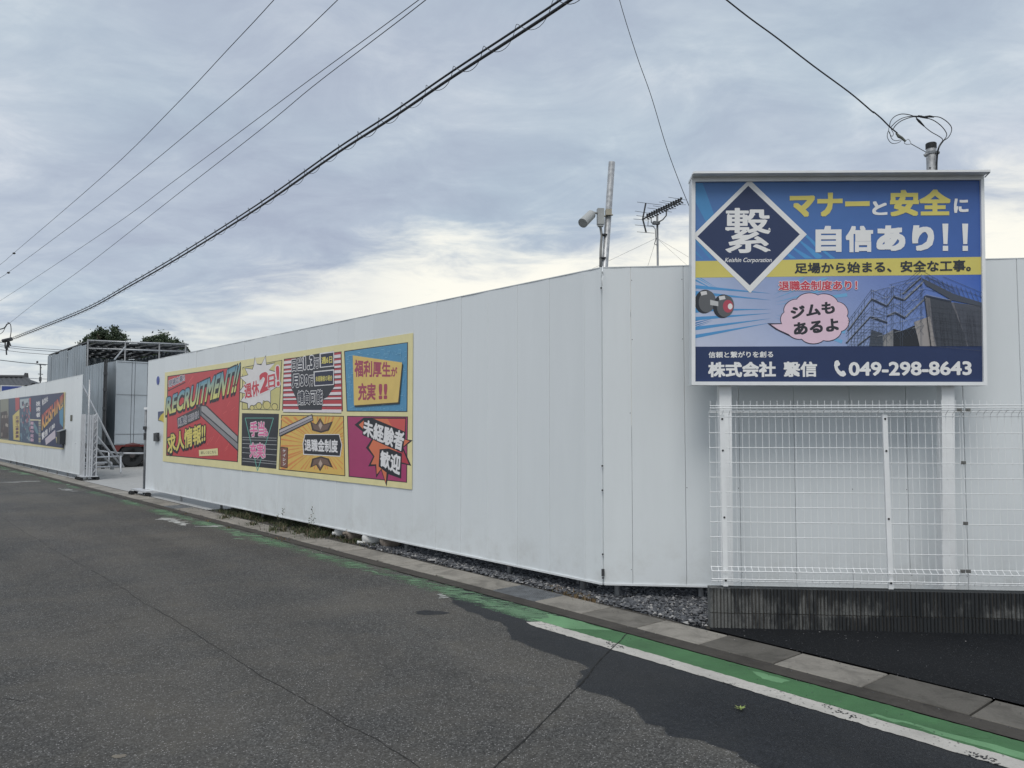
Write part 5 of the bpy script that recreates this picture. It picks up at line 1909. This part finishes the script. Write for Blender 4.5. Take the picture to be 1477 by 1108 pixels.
# ------------------------------------------------------------ gate furniture
GA = LW.a(WB)                                    # near wall end along LW
o = thing('gate_post', LW.p(GA + 0.12, 0, 0.0), 'thin galvanised gate post at the end of the long white wall', 'post')
part('tube', MB().tube([LW.p(GA + 0.09, 0, 0.0), LW.p(GA + 0.09, 1.98, 0.0)], 0.028, 10), M['galv_dull'], o, None, True)
q = MB()
q.box(-0.03, -0.03, 0, 0.03, 0.03, 0.16, 0, tuple(LW.p(GA + 0.09, 1.28, 0.0)))
q.box(-0.03, -0.05, 0, 0.05, 0.03, 0.08, 0, tuple(LW.p(GA + 0.05, 1.52, 0.02)))
part('latch', q, M['dark'], o)
part('flag_bracket', MB().box(-0.05, -0.02, 0, 0.05, 0.02, 0.05, 0, tuple(LW.p(GA + 0.06, 2.0, 0.0))), M['white'], o)
q = MB()
for da, dn in ((0.36, 0.1), (0.12, 0.28), (-0.02, 0.28), (-0.55, 0.1), (-0.72, 0.12)):
    part('castor', MB().lathe(LW.p(GA + da, 0.05, dn), LW.t, [(0, 0.05), (0.035, 0.05)], 12), M['black'], o)
q = MB().prism([LW.p(GA + 0.36, 0.10, 0.02), LW.p(GA - 0.7, 0.10, 0.02), LW.p(GA - 0.7, 0.13, 0.02), LW.p(GA + 0.36, 0.13, 0.02)], LW.n * 0.2)
part('castor_frame', q, M['gate'], o)

# folded accordion gate at the far side
acg = thing('folding_gate', gp(118, 688), 'folded white accordion gate standing on castors beside the far wall', 'gate')
o1, o2 = LW.a(gp(109, 687)), LW.a(gp(125, 687))
ga0 = far_a0 - 0.12
for k in range(9):
    a_ = ga0 - 0.055 * k
    q = MB()
    q.prism([LW.p(a_, 0.12, 0.02), LW.p(a_ - 0.044, 0.12, 0.02), LW.p(a_ - 0.044, 1.95, 0.02), LW.p(a_, 1.95, 0.02)], -LW.n * 0.03)
    q.prism([LW.p(a_, 0.12, -0.30), LW.p(a_ - 0.044, 0.12, -0.30), LW.p(a_ - 0.044, 1.95, -0.30), LW.p(a_, 1.95, -0.30)], -LW.n * 0.03)
    part('upright', q, M['gate'], acg)
q = MB()
a_ = ga0 - 0.50
for z in [0.2 + 0.21 * j for j in range(9)]:
    q.tube([LW.p(a_, z, -0.21), LW.p(a_, z + 0.10, -0.29)], 0.008, 4)
    q.tube([LW.p(a_, z + 0.20, -0.21), LW.p(a_, z + 0.10, -0.29)], 0.008, 4)
part('lattice', q, M['gate'], acg)
for on_ in (-0.06, -0.12, -0.18):
    q = MB().prism([LW.p(a_ + 0.01, 0.12, on_ + 0.02), LW.p(a_ - 0.02, 0.12, on_ + 0.02), LW.p(a_ - 0.02, 1.93, on_ + 0.02), LW.p(a_ + 0.01, 1.93, on_ + 0.02)], -LW.n * 0.045)
    part('upright', q, M['gate'], acg)
q = MB()
for k in range(6):
    for dn in (0.08, -0.36):
        part('castor', MB().lathe(LW.p(ga0 + 0.05 - 0.115 * k, 0.05, dn), LW.t, [(0, 0.05), (0.035, 0.05)], 10), M['black'], acg)
q = MB().prism([LW.p(ga0 + 0.03, 0.10, 0.08), LW.p(ga0 - 0.56, 0.10, 0.08), LW.p(ga0 - 0.56, 0.125, 0.08), LW.p(ga0 + 0.03, 0.125, 0.08)], -LW.n * 0.44)
part('castor_frame', q, M['gate'], acg)
part('handle', MB().tube([LW.p(ga0 - 0.50, 0.95, 0.06), LW.p(ga0 - 0.56, 0.95, 0.08), LW.p(ga0 - 0.56, 1.15, 0.08), LW.p(ga0 - 0.50, 1.15, 0.06)], 0.01, 5), M['gate'], acg)

# scaffold props bracing the far wall from behind
br = thing('wall_brace', LW.p(far_a0, 0, -0.3), 'frame of galvanised scaffold pipes propping the end of the far wall', 'scaffold')
E0 = LW.p(far_a0 + 0.05, 0, -0.22)
part('upright_pipe', MB().tube([E0, E0 + Vector((0, 0, 3.0))], 0.03, 8), M['galv'], br, None, True)
Dd = 24.5
def bp(x, y, d=Dd):
    return dp(x, y, d)
for p_, q_ in (((113, 545), (178, 674)), ((112, 596), (176, 673)), ((112, 614), (160, 671)), ((110, 639), (140, 669))):
    part('brace_pipe', MB().tube([bp(*p_, 23.6), bp(*q_, 25.2)], 0.034, 8), M['gate'], br, None, True)
for p_, q_, d0_, d1_ in (((112, 661), (176, 658), 24, 25), ((112, 675), (176, 672.5), 24, 25.2), ((112, 668), (160, 667), 24.5, 26), ((112, 671), (150, 669), 24.5, 27), ((175, 654), (210, 654), 25, 25.5),
                         ((120, 648), (176, 654), 26, 27), ((137, 651), (137, 668), 25.5, 25.5), ((174, 653), (174, 682), 25, 24.2), ((161, 667), (161, 676), 25, 25), ((157, 650), (157, 676), 26.4, 26.4)):
    part('brace_pipe', MB().tube([bp(*p_, d0_), bp(*q_, d1_)], 0.027, 8), M['gate'], br, None, True)
for x_, y_ in ((113, 551), (113, 588), (112, 608), (175, 655), (162, 675), (113, 672)):
    part('coupler', MB().lathe(bp(x_, y_, 23.9) - Vector((0, 0, 0.05)), (0, 0, 1), [(0, 0.06), (0.1, 0.06)], 8), M['galv_dull'], br)

# ------------------------------------------------------------ scaffold shed with corrugated walls
c1 = dp(127, 493, 31)
c0_ = dp(71, 512, 36.9)
TS = (c0_ - c1)
TS.z = 0
SV = VP(c1, TS)
shed = thing('scaffold_shed', Vector((c1.x, c1.y, 0)), 'tall scaffold storage shed clad in grey corrugated steel sheets', 'shed')
def corr(vp, a0_, a1_, z0, z1, off_=0.0, ribs=3, depth=0.045):
    q = MB()
    n = ribs * 8
    vs = []
    for i in range(n + 1):
        t = i / n
        ph = (t * ribs) % 1.0
        d_ = depth if ph < 0.55 else (0.0 if ph < 0.95 else depth * 0.5)
        a_ = a0_ + (a1_ - a0_) * t
        vs += [vp.p(a_, z0, off_ + d_), vp.p(a_, z1, off_ + d_)]
    fs = [(2 * i, 2 * i + 2, 2 * i + 3, 2 * i + 1) for i in range(n)]
    q.add(vs, fs)
    return q
La = TS.length
zc = c1.z
nsh = 9
for k in range(nsh):
    a0_ = La * k / nsh
    part('metal_sheet', corr(SV, a0_, a0_ + La / nsh - 0.01, 1.0, zc - 0.06 - (0.05 if k % 3 == 0 else 0), random.uniform(0, 0.02), 2), M['galv_sheet'], shed)
z2 = dp(160, 522.5, 28.8).z
for k in range(4):
    a0_ = -2.95 + 2.95 * k / 4
    part('metal_sheet', corr(SV, a0_, a0_ + 2.95 / 4 - 0.01, 0.9, z2, 0.02 + random.uniform(0, 0.02), 2), M['galv_sheet'], shed)
c2 = dp(272, 499, 32.6)
ev = Vector((c2.x - c1.x, c2.y - c1.y, 0))
CB = Vector((c0_.x, c0_.y, 0))
# roof: corrugated sheets laid on beams, seen from below
back = ev.normalized()
deep = Vector((TS.x, TS.y, 0))
C1 = Vector((c1.x, c1.y, 0)); C2 = C1 + ev
nrs = 12
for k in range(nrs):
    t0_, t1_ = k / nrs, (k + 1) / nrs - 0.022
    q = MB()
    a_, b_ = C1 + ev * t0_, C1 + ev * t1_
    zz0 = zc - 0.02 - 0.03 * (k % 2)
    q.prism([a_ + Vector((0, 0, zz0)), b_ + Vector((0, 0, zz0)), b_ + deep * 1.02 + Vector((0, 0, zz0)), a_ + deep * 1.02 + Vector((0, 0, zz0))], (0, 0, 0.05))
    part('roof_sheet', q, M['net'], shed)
q = MB()
q.tube([C1 + Vector((0, 0, zc + 0.05)), C2 + Vector((0, 0, zc + 0.05))], 0.035, 8)
part('front_rail', q, M['galv'], shed, None, True)
q = MB()
q.tube([C1 + Vector((0, 0, zc - 0.27)), C2 + Vector((0, 0, zc - 0.25))], 0.035, 8)
part('front_rail', q, M['galv'], shed, None, True)
for t in (0.0, 0.36, 0.7, 0.97):
    p_ = C1 + ev * t
    part('upright_pipe', MB().tube([p_, p_ + Vector((0, 0, zc + 0.1))], 0.035, 8), M['galv_dull'], shed, None, True)
for t in (0.15, 0.4, 0.65, 0.9):
    p_ = C1 + ev * 0.0 + deep * t
    part('roof_beam', MB().tube([p_ + Vector((0, 0, zc - 0.10)), p_ + ev + Vector((0, 0, zc - 0.10))], 0.04, 6), M['galv_dull'], shed, None, True)
part('upright_pipe', MB().tube([dp(165, 519, 30.5), dp(181, 500, 31)], 0.03, 6), M['galv'], shed)
# back and far side sheeting (dark inside)
BV = VP(C1 + deep * 1.0, ev)
part('back_sheeting', corr(BV, 0, ev.length, 0, zc - 0.1, 0.0, 14), M['galv_sheet'], shed)
RV = VP(C2, deep)
part('side_sheeting', corr(RV, 0, deep.length, 0, zc - 0.1, 0.0, 14), M['galv_sheet'], shed)
# stored pipe bundles visible above the lower sheet
q = MB()
for k in range(16):
    p_ = C1 + ev * random.uniform(0.1, 0.9) + deep * random.uniform(0.15, 0.6)
    q.tube([p_, p_ + Vector((random.uniform(-.1, .1), 0, random.uniform(3.4, 4.3)))], 0.03, 5)
part('stored_pipes', q, M['galv_dull'], shed)
q = MB()
for i_ in range(9):
    a_ = -2.95 + i_ * 0.0
q.tube([SV.p(-2.99, 0, 0.05), SV.p(-2.99, z2 + 0.08, 0.05)], 0.035, 8)
q.tube([SV.p(-3.06, 0, 0.0), SV.p(-3.06, z2 + 0.12, 0.0)], 0.03, 8)
for z in (0.8, 1.5, 2.2, 2.9, 3.5):
    q.lathe(SV.p(-3.03, z, 0.03), (0, 0, 1), [(0, 0.075), (0.10, 0.075)], 8)
part('corner_standards', q, M['dark'], shed)

# ------------------------------------------------------------ red truck with an aluminium box
tA, tB = dp(166, 642, 29.4), dp(216, 642, 30.3)
tv = Vector((tB.x - tA.x, tB.y - tA.y, 0)).normalized()
TVP = VP(tA, tv)
truck = thing('box_truck', gp(190, 672), 'red truck with a pale aluminium cargo box parked in the yard', 'truck')
zt_, zb_ = dp(166, 520, 29.4).z, tA.z
TL_ = 7.2
for i_, (x0_, x1_) in enumerate(((166, 188.5), (189.3, 193), (193.8, 211), (211.6, 216), )):
    a0_, a1_ = TVP.a(TVP.at(x0_, 600)), TVP.a(TVP.at(x1_, 600))
    q = MB().prism([TVP.p(a0_, zb_, 0.0), TVP.p(a1_, zb_, 0.0), TVP.p(a1_, zt_, 0.0), TVP.p(a0_, zt_, 0.0)], -TVP.n * 0.05)
    part('side_panel', q, M['box_sheet'], truck)
a2_ = TVP.a(TVP.at(216.6, 600))
q = MB().prism([TVP.p(a2_, zb_, 0.0), TVP.p(TL_, zb_, 0.0), TVP.p(TL_, zt_, 0.0), TVP.p(a2_, zt_, 0.0)], -TVP.n * 0.05)
part('side_panel', q, M['box_sheet'], truck)
q = MB().prism([TVP.p(0.01, zb_ - 0.01, -0.06), TVP.p(TL_ - 0.01, zb_ - 0.01, -0.06), TVP.p(TL_ - 0.01, zt_ - 0.01, -0.06), TVP.p(0.01, zt_ - 0.01, -0.06)], -TVP.n * 2.2)
part('cargo_box', q, M['galv_sheet'], truck)
q = MB()
for z in (zb_ + 0.4, (zb_ + zt_) / 2 + 0.3, zt_ - 0.06, zb_ + 0.02):
    q.prism([TVP.p(0.0, z, 0.012), TVP.p(TL_, z, 0.012), TVP.p(TL_, z + 0.02, 0.012), TVP.p(0, z + 0.02, 0.012)], -TVP.n * 0.0116)
part('side_seam', q, M['galv_dull'], truck)
zc_ = 0.46
q = MB()
arch = [TVP.p(0.0, zb_ - 0.01, 0.01), TVP.p(TL_, zb_ - 0.01, 0.01), TVP.p(TL_, 0.42, 0.01)]
wx = TVP.a(TVP.at(191, 660))
for cx_ in (wx + 4.2, wx):
    for k in range(9):
        t = math.pi * k / 8
        arch.append(TVP.p(cx_ + 0.58 * math.cos(t), 0.42 + 0.52 * math.sin(t), 0.01))
arch.append(TVP.p(0.0, 0.62, 0.01))
pts2 = [(TVP.a(p_), p_.z) for p_ in arch]
tris = geometry.tessellate_polygon([[Vector((a_, z_, 0)) for a_, z_ in pts2]])
vs = arch + [p_ - TVP.n * 0.05 for p_ in arch]
n_ = len(arch)
q.add(vs, [tuple(t) for t in tris] + [tuple(i + n_ for i in t) for t in tris] + [(i, (i + 1) % n_, (i + 1) % n_ + n_, i + n_) for i in range(n_)])
part('side_skirt', q, M['red'], truck)
for cx_ in (wx, wx + 4.2):
    c0 = TVP.p(cx_, zc_, -0.02)
    wh = part('wheel', MB().lathe(c0, TVP.n, [(-0.28, 0.40), (-0.26, 0.46), (-0.03, 0.46), (0.0, 0.42), (0.0, 0.26), (-0.05, 0.25)], 24), M['black'], truck, None, False)
    part('rim', MB().lathe(c0 - TVP.n * 0.06, TVP.n, [(0.0, 0.25), (0.02, 0.24), (0.01, 0.12), (0.06, 0.10), (0.07, 0.02)], 20), plain('dusty_rim', (0.06, 0.05, 0.05), 0.6), wh)
q = MB()
q.prism([TVP.p(0.2, 0.45, -0.5), TVP.p(TL_, 0.45, -0.5), TVP.p(TL_, zb_ - 0.02, -0.5), TVP.p(0.2, zb_ - 0.02, -0.5)], -TVP.n * 1.2)
part('chassis', q, M['dark'], truck)

# dark storage behind the lower left of the gate opening
q = MB()
for k in range(14):
    a_ = -0.2 + k * 0.22
    q.box(0, 0, 0, 0.2, 0.5, 0.5 + 0.12 * (k % 3), 0.4, tuple(SV.p(-2.9 + k * 0.5, 0.0, 0.6)))
o = part('stacked_fittings', q, M['dark'])
tag(o, 'dark crates of scaffold fittings stacked at the foot of the shed', 'crates')

# ------------------------------------------------------------ trees, house, aerials far away
def tree(cx_, cy_, d, wpx, hpx, label, seed, group):
    rnd = random.Random(seed)
    c_ = dp(cx_, cy_, d)
    rx = wpx / 2 * d / F
    rz_ = hpx / 2 * d / F
    o_ = thing('tree', Vector((c_.x, c_.y, 0)), label, 'tree', group)
    q_ = MB()
    tips = []
    q_.tube([Vector((c_.x, c_.y, -0.1)), Vector((c_.x + 0.1, c_.y, c_.z * 0.5)), Vector((c_.x, c_.y, c_.z))], [0.28, 0.2, 0.09], 8)
    for k_ in range(12):
        t_ = rnd.uniform(0.55, 0.95)
        s_ = Vector((c_.x, c_.y, c_.z * t_))
        a_ = rnd.uniform(0, 6.28)
        e_ = c_ + Vector((math.cos(a_) * rx * .7, math.sin(a_) * rx * .7, rnd.uniform(-.5, .8) * rz_))
        q_.tube([s_, (s_ + e_) / 2 + Vector((0, 0, .2)), e_], [0.08, 0.05, 0.02], 5)
    part('trunk', q_, M['bark'], o_, None, True)
    q_ = MB()
    clumps = []
    for k_ in range(120):
        while True:
            v_ = Vector((rnd.uniform(-1, 1), rnd.uniform(-1, 1), rnd.uniform(-1, 1)))
            if v_.length < 1:
                break
        v_ = v_.normalized() * (v_.length ** 0.35)
        k2 = rnd.uniform(0.78, 1.12)
        clumps.append((c_ + Vector((v_.x * rx * k2, v_.y * rx * k2, v_.z * rz_ * k2)), rnd.uniform(0.10, 0.26) * rx))
    for p_, r_ in clumps:
        for j_ in range(95):
            v_ = Vector((rnd.gauss(0, .5), rnd.gauss(0, .5), rnd.gauss(0, .42))) * r_
            a_ = Vector((rnd.gauss(0, 1), rnd.gauss(0, 1), rnd.gauss(0, 1))).normalized()
            b_ = a_.orthogonal().normalized()
            s_ = rnd.uniform(0.06, 0.13)
            pp = p_ + v_
            q_.add([pp - a_ * s_, pp + b_ * s_ * .5, pp + a_ * s_, pp - b_ * s_ * .5], [(0, 1, 2, 3)])
    part('crown', q_, M['leaf'], o_)


GT = 'trees behind the scaffold shed'
tree(152, 502, 60, 60, 56, 'rounded dark green tree behind the left half of the scaffold shed', 5, GT)
tree(232, 508, 56, 62, 46, 'flatter dark green tree behind the right half of the scaffold shed', 8, GT)
tree(266, 512, 54, 14, 22, 'small leafy sprig of a tree at the right end of the shed roof', 11, GT)

HD = 62
hs_ = thing('house', dp(10, 612, HD), 'distant house with a dark tiled roof at the far left', 'house')
def hp(x, y, d=HD):
    return dp(x, y, d)
# tiled hip roof, rows of tiles as ribs
rl, rr_ = hp(-90, 544), hp(37, 545.5)
el, er = hp(-90, 560, HD - 3.4), hp(49, 556.5, HD - 3.0)
q = MB()
n = 60
vs, fs = [], []
for i in range(n + 1):
    t = i / n
    top_ = rl.lerp(rr_, t)
    bot_ = el.lerp(er, t)
    up_ = 0.07 * abs(math.sin(t * math.pi * 42))
    vs += [top_ + Vector((0, 0, up_)), bot_ + Vector((0, 0, up_))]
fs = [(2 * i, 2 * i + 1, 2 * i + 3, 2 * i + 2) for i in range(n)]
q.add(vs, fs)
bk = hp(-90, 552, HD + 4)
q.add([rl, rr_, rr_ + Vector((1.2, 4, -1.0)), rl + Vector((0, 4, -1.0))], [(0, 1, 2, 3)])
q.add([rr_, er, rr_ + Vector((1.2, 4, -1.0))], [(0, 1, 2)])
rf = part('roof', q, M['tile'], hs_)
part('ridge', MB().tube([rl + Vector((0, 0, .1)), rr_ + Vector((0, 0, .12))], 0.14, 6), M['tile'], rf)
part('ridge_ornament', MB().tube([rr_, rr_ + Vector((0.05, 0, 0.42))], [0.22, 0.12], 6), M['tile'], rf)
part('hip_ridge', MB().tube([rr_, hp(43, 550.5, HD - 1.6), hp(48, 555, HD - 3)], [0.15, 0.15, 0.17], 6), M['tile'], rf)
q = MB().prism([Vector((el.x, el.y + 0.6, 0)), Vector((er.x - 0.4, er.y + 0.6, 0)), Vector((er.x - 0.4, er.y + 0.6, er.z - 0.05)), Vector((el.x, el.y + 0.6, el.z - .1))], (0, 5, 0))
part('wall', q, M['render'], hs_)
bl = thing('billboard', dp(12, 620, 50), 'white-framed blue board beneath the tiled roof at far left', 'billboard')
q = MB().prism([dp(x, y, 50) for x, y in ((0.3, 555.5), (34, 556.5), (34, 590), (0.3, 590))], (0, 0.3, 0))
part('frame', q, M['render'], bl)
q = MB().prism([dp(x, y, 49.95) for x, y in ((2.5, 557), (31, 557.5), (31, 580), (2.5, 580))], (0, 0.03, 0))
part('blue_panel', q, plain('blue_board', PC(36, 62, 140), 0.5), bl)
part('leg', MB().tube([Vector((dp(5, 590, 50.1).x, 50.15, 0)), dp(5, 589, 50.15)], 0.08, 8), M['galv_dull'], bl)
part('leg', MB().tube([Vector((dp(28, 590, 50.1).x, 50.15, 0)), dp(28, 589, 50.15)], 0.08, 8), M['galv_dull'], bl)
fa = thing('tv_aerial', Vector((dp(58.5, 600, 60).x, 60, 0)), 'small distant television aerial between the tiled roof and the shed', 'aerial')
part('mast', MB().tube([Vector((dp(58, 600, 60).x, 60, 0)), dp(58.5, 525, 60)], 0.045, 6), M['wire'], fa)
for (x0_, y0_, x1_, y1_) in ((53, 525.3, 66, 526.8), (50, 524.8, 57, 525.8), (55, 539.5, 62, 540), (57, 526, 60, 531)):
    part('rod', MB().tube([dp(x0_, y0_, 60), dp(x1_, y1_, 60)], 0.03, 4), M['wire'], fa)
part('rotor', MB().tube([dp(58, 550, 60), dp(58.2, 544, 60)], 0.09, 6), M['wire'], fa)
q = MB().tube([dp(53, 523.8, 66.8), dp(53.8, 522.6, 66.8), dp(54.2, 521.2, 66.8), dp(54.7, 521, 66.8)], [0.03, 0.10, 0.06, 0.02], 6)
o = part('bird', q, M['dark'])
tag(o, 'small dark bird perched on a distant wire above the far aerial', 'bird')

# ------------------------------------------------------------ verge: gravel, weeds, sacks
ico = []
def stone_shape(rnd):
    vs_ = [Vector((0, 0, 1)), Vector((0, 0, -1))] + [Vector((math.cos(a_), math.sin(a_), rnd.uniform(-.35, .35))) for a_ in [k_ * 2 * math.pi / 5 + rnd.uniform(-.3, .3) for k_ in range(5)]]
    vs_ = [v_ * rnd.uniform(0.7, 1.15) for v_ in vs_]
    fs_ = []
    for k_ in range(5):
        a_, b_ = 2 + k_, 2 + (k_ + 1) % 5
        fs_ += [(0, a_, b_), (1, b_, a_)]
    return vs_, fs_


rnd = random.Random(12)
shapes = [stone_shape(rnd) for _ in range(24)]
mb = MB()
cnt = 0
for k in range(52000):
    s_ = rnd.uniform(-3.6, 2.3)
    n_ = rnd.uniform(0.44, 2.2)
    p_ = R(s_, n_)
    if BW.a(p_) > -0.01 and (p_ - BW.o).dot(BW.n) > -0.15:
        continue
    if n_ > 1.9 and s_ < -1:
        continue
    dn = (p_ - LW.o).dot(LW.n)
    if (dn < -0.95 and p_.x < WA.x) or (p_.x >= WA.x and (p_ - RW.o).dot(RW.n) < -0.95):
        continue
    fade = (s_ + 3.6) / 1.0
    if rnd.random() > min(1, fade):
        continue
    if (p_ - BW.o).dot(BW.n) > -0.13 and p_.x > 1.57:
        continue
    vs_, fs_ = rnd.choice(shapes)
    sc_ = rnd.choice((0.010, 0.012, 0.015, 0.019, 0.024)) * rnd.uniform(0.7, 1.2)
    ca, sa = math.cos(rnd.uniform(0, 6.28)), math.sin(rnd.uniform(0, 6.28))
    z_ = rnd.uniform(-0.012, 0.028)
    sx_, sy_, sz_ = sc_ * rnd.uniform(.8, 1.4), sc_, sc_ * rnd.uniform(.5, .9)
    mb.add([(p_.x + v_.x * sx_ * ca - v_.y * sy_ * sa, p_.y + v_.x * sx_ * sa + v_.y * sy_ * ca, z_ + v_.z * sz_) for v_ in vs_], fs_)
    cnt += 1
o = part('gravel', mb, M['stone'], None)
o['kind'] = 'stuff'
o['label'] = 'grey crushed stone spread beneath the white wall'
o['category'] = 'gravel'


mb = MB()
def grit(p_, sc_):
    vs_, fs_ = rnd.choice(shapes)
    a_ = rnd.uniform(0, 6.28)
    ca, sa = math.cos(a_), math.sin(a_)
    mb.add([(p_.x + (v_.x * ca - v_.y * sa) * sc_, p_.y + (v_.x * sa + v_.y * ca) * sc_, p_.z + (v_.z * .5 + .4) * sc_) for v_ in vs_], fs_)
for k in range(1500):
    s_ = rnd.uniform(-14, 4.5)
    n_ = rnd.choice((-0.165 - abs(rnd.gauss(0, 0.09)), -0.004 - abs(rnd.gauss(0, 0.02)), 0.40 + rnd.gauss(0, 0.05), 0.37 - abs(rnd.gauss(0, 0.09))))
    grit(R(s_, n_, 0.012 if 0 < n_ < 0.375 else 0.006), rnd.uniform(0.002, 0.0055) if s_ > -3 else rnd.uniform(0.004, 0.010))
for k in range(170):
    p_ = BW.p(rnd.uniform(0, 5), 0.004, abs(rnd.gauss(0.0, 0.45)) + 0.03)
    if (p_ - R(0, 0.45)).dot(Vector((0.765, 0.644, 0))) > 0:
        grit(p_, rnd.uniform(0.002, 0.006))
for k in range(260):
    p_ = R(rnd.uniform(-6, 4), -rnd.uniform(0.6, 4.5), 0.0005)
    grit(p_, rnd.uniform(0.002, 0.0045))
o = part('grit', mb, M['stone'], None)
o['kind'] = 'stuff'
o['label'] = 'loose grit scattered along the kerb and the dark forecourt'
o['category'] = 'grit'


def blades(mb_, p_, n, hgt, spread, rnd_, wd=0.006):
    for _ in range(n):
        a_ = rnd_.uniform(0, 6.28)
        r_ = abs(rnd_.gauss(0, spread))
        b_ = Vector((p_.x + math.cos(a_) * r_, p_.y + math.sin(a_) * r_, 0.0))
        h_ = hgt * rnd_.uniform(0.35, 1.1)
        lean = Vector((rnd_.gauss(0, .4), rnd_.gauss(0, .4), 0)) * h_
        w_ = Vector((math.cos(a_ + 1.6), math.sin(a_ + 1.6), 0)) * wd * rnd_.uniform(.6, 1.6)
        m_ = b_ + lean * 0.35 + Vector((0, 0, h_ * 0.6))
        t_ = b_ + lean + Vector((0, 0, h_))
        mb_.add([b_ - w_, b_ + w_, m_ + w_ * 0.8, m_ - w_ * 0.8, t_], [(0, 1, 2, 3), (3, 2, 4)])


mb = MB()
for k in range(900):
    s_ = rnd.uniform(-9.0, -3.2)
    n_ = 0.47 + abs(rnd.gauss(0, 0.30))
    dens = 0.5 + 0.5 * math.sin(s_ * 2.3) + 0.4 * math.sin(s_ * 5.1 + 1)
    if rnd.random() < 0.35 + 0.5 * max(0, dens):
        blades(mb, R(s_, n_), rnd.randint(10, 24), rnd.uniform(0.03, 0.09) * (0.7 + 0.5 * max(0, dens)), 0.06, rnd, 0.0045)
for px_, py_, h_ in ((325, 748, 0.10), (395, 766, 0.11), (448, 775, 0.10), (365, 758, 0.08), (455, 777, 0.09), (408, 768, 0.12), (430, 771, 0.09)):
    blades(mb, gp(px_, py_), 70, h_, 0.10, rnd, 0.006)
# tall stalks standing in front of the panels
for px_, py_, top_ in ((406, 768, 734), (399, 768, 742), (448, 778, 733), (445, 779, 748), (450, 779, 747)):
    b_ = gp(px_, py_)
    h_ = (py_ - top_) * b_.y / F
    mb.add([b_ + Vector((-.003, 0, 0)), b_ + Vector((.003, 0, 0)), b_ + Vector((0.02, 0, h_))], [(0, 1, 2)])
    for j in range(9):
        c_ = b_ + Vector((0.02, 0, h_ * (0.7 + 0.035 * j)))
        d_ = Vector((rnd.gauss(0, 1), rnd.gauss(0, 1), rnd.uniform(0, .8))).normalized() * 0.035
        w_ = d_.orthogonal().normalized() * 0.007
        mb.add([c_, c_ + d_ * .5 + w_, c_ + d_, c_ + d_ * .5 - w_], [(0, 1, 2, 3)])
o = part('weeds', mb, M['grass'], None)
o['kind'] = 'stuff'
o['label'] = 'low green and brown weeds growing along the foot of the wall'
o['category'] = 'weeds'
mb = MB()
for px_, py_ in ((818, 858), (830, 862), (845, 866), (856, 869), (836, 860), (850, 864), (806, 853), (795, 850)):
    blades(mb, gp(px_, py_), 46, 0.045, 0.06, rnd, 0.004)
for px_, py_ in ((402, 778), (410, 779), (330, 762), (300, 752), (268, 742)):
    blades(mb, gp(px_, py_), 18, 0.04, 0.08, rnd, 0.004)
o = part('dry_weeds', mb, M['dry'], None)
o['kind'] = 'stuff'
o['label'] = 'dry brown weeds at the edge of the gravel by the grating'
o['category'] = 'weeds'
# plucked weed on the road
p_ = gp(1068, 1025)
mb = MB()
for k in range(11):
    a_ = k * 0.57 + rnd.uniform(-.2, .2)
    L_ = rnd.uniform(0.022, 0.045)
    d_ = Vector((math.cos(a_), math.sin(a_) * 0.9, rnd.uniform(0.1, 0.6))) * L_
    w_ = Vector((-math.sin(a_), math.cos(a_), 0.1)) * 0.006
    c_ = p_ + Vector((0, 0, 0.01))
    mb.add([c_, c_ + d_ * .45 + w_, c_ + d_, c_ + d_ * .45 - w_], [(0, 1, 2, 3)])
o = part('loose_weed', mb, leaf_mat('fresh_leaf', [(0, (0.16, 0.24, 0.06)), (1, (0.32, 0.36, 0.13))]), None, p_)
tag(o, 'small tuft of yellow-green leaves lying on the damp asphalt', 'leaves')

def sack(px_, py_, w_, h_, mat, label, seed, tied):
    rn = random.Random(seed)
    b_ = gp(px_, py_)
    o_ = thing('sandbag', b_, label, 'sandbag', 'sandbags under the white wall')
    q_ = MB()
    nu, nv = 18, 10
    vs_, fs_ = [], []
    ph = [rn.uniform(0, 6.28) for _ in range(6)]
    for j in range(nv + 1):
        v_ = j / nv
        th = math.pi * v_
        for i in range(nu):
            u_ = 2 * math.pi * i / nu
            r_ = math.sin(th) ** 0.6
            bul = 1 + 0.07 * math.sin(3 * u_ + ph[0] + 3 * v_) + 0.05 * math.sin(5 * u_ + ph[1] - 6 * v_) + 0.04 * math.sin(9 * u_ + ph[2])
            zz_ = (1 - math.cos(th)) / 2
            vs_.append((b_.x + math.cos(u_) * r_ * w_ * bul, b_.y + math.sin(u_) * r_ * w_ * 0.8 * bul, max(0.0, zz_ * h_ * (1 + 0.05 * math.sin(4 * u_ + ph[3])) - 0.01)))
    for j in range(nv):
        for i in range(nu):
            i2 = (i + 1) % nu
            fs_.append((j * nu + i, j * nu + i2, (j + 1) * nu + i2, (j + 1) * nu + i))
    q_.add(vs_, fs_)
    part('sack_body', q_, mat, o_, None, True)
    t_ = b_ + Vector(tied)
    d_ = Vector((tied[0], tied[1], 0.02)).normalized()
    part('tied_neck', MB().tube([b_ + Vector(tied) * 0.8, t_, t_ + d_ * 0.035, t_ + d_ * 0.06], [0.05, 0.018, 0.02, 0.024], 9), mat, o_, None, True)


sack(492, 774.5, 0.10, 0.17, M['sack'], 'leftmost and smallest white sandbag under the wall', 1, (-0.06, -0.05, 0.05))
sack(511, 779, 0.14, 0.19, M['sack_tan'], 'brown stained sandbag between two white ones under the wall', 2, (-0.09, -0.08, 0.10))
sack(539, 784.5, 0.16, 0.19, M['sack'], 'large clean white sandbag with its neck pointing at the gutter', 3, (-0.15, -0.08, 0.03))
sack(564, 790, 0.14, 0.18, M['sack_tan'], 'dull rightmost sandbag half in the shade under the wall', 4, (0.10, 0.02, 0.08))
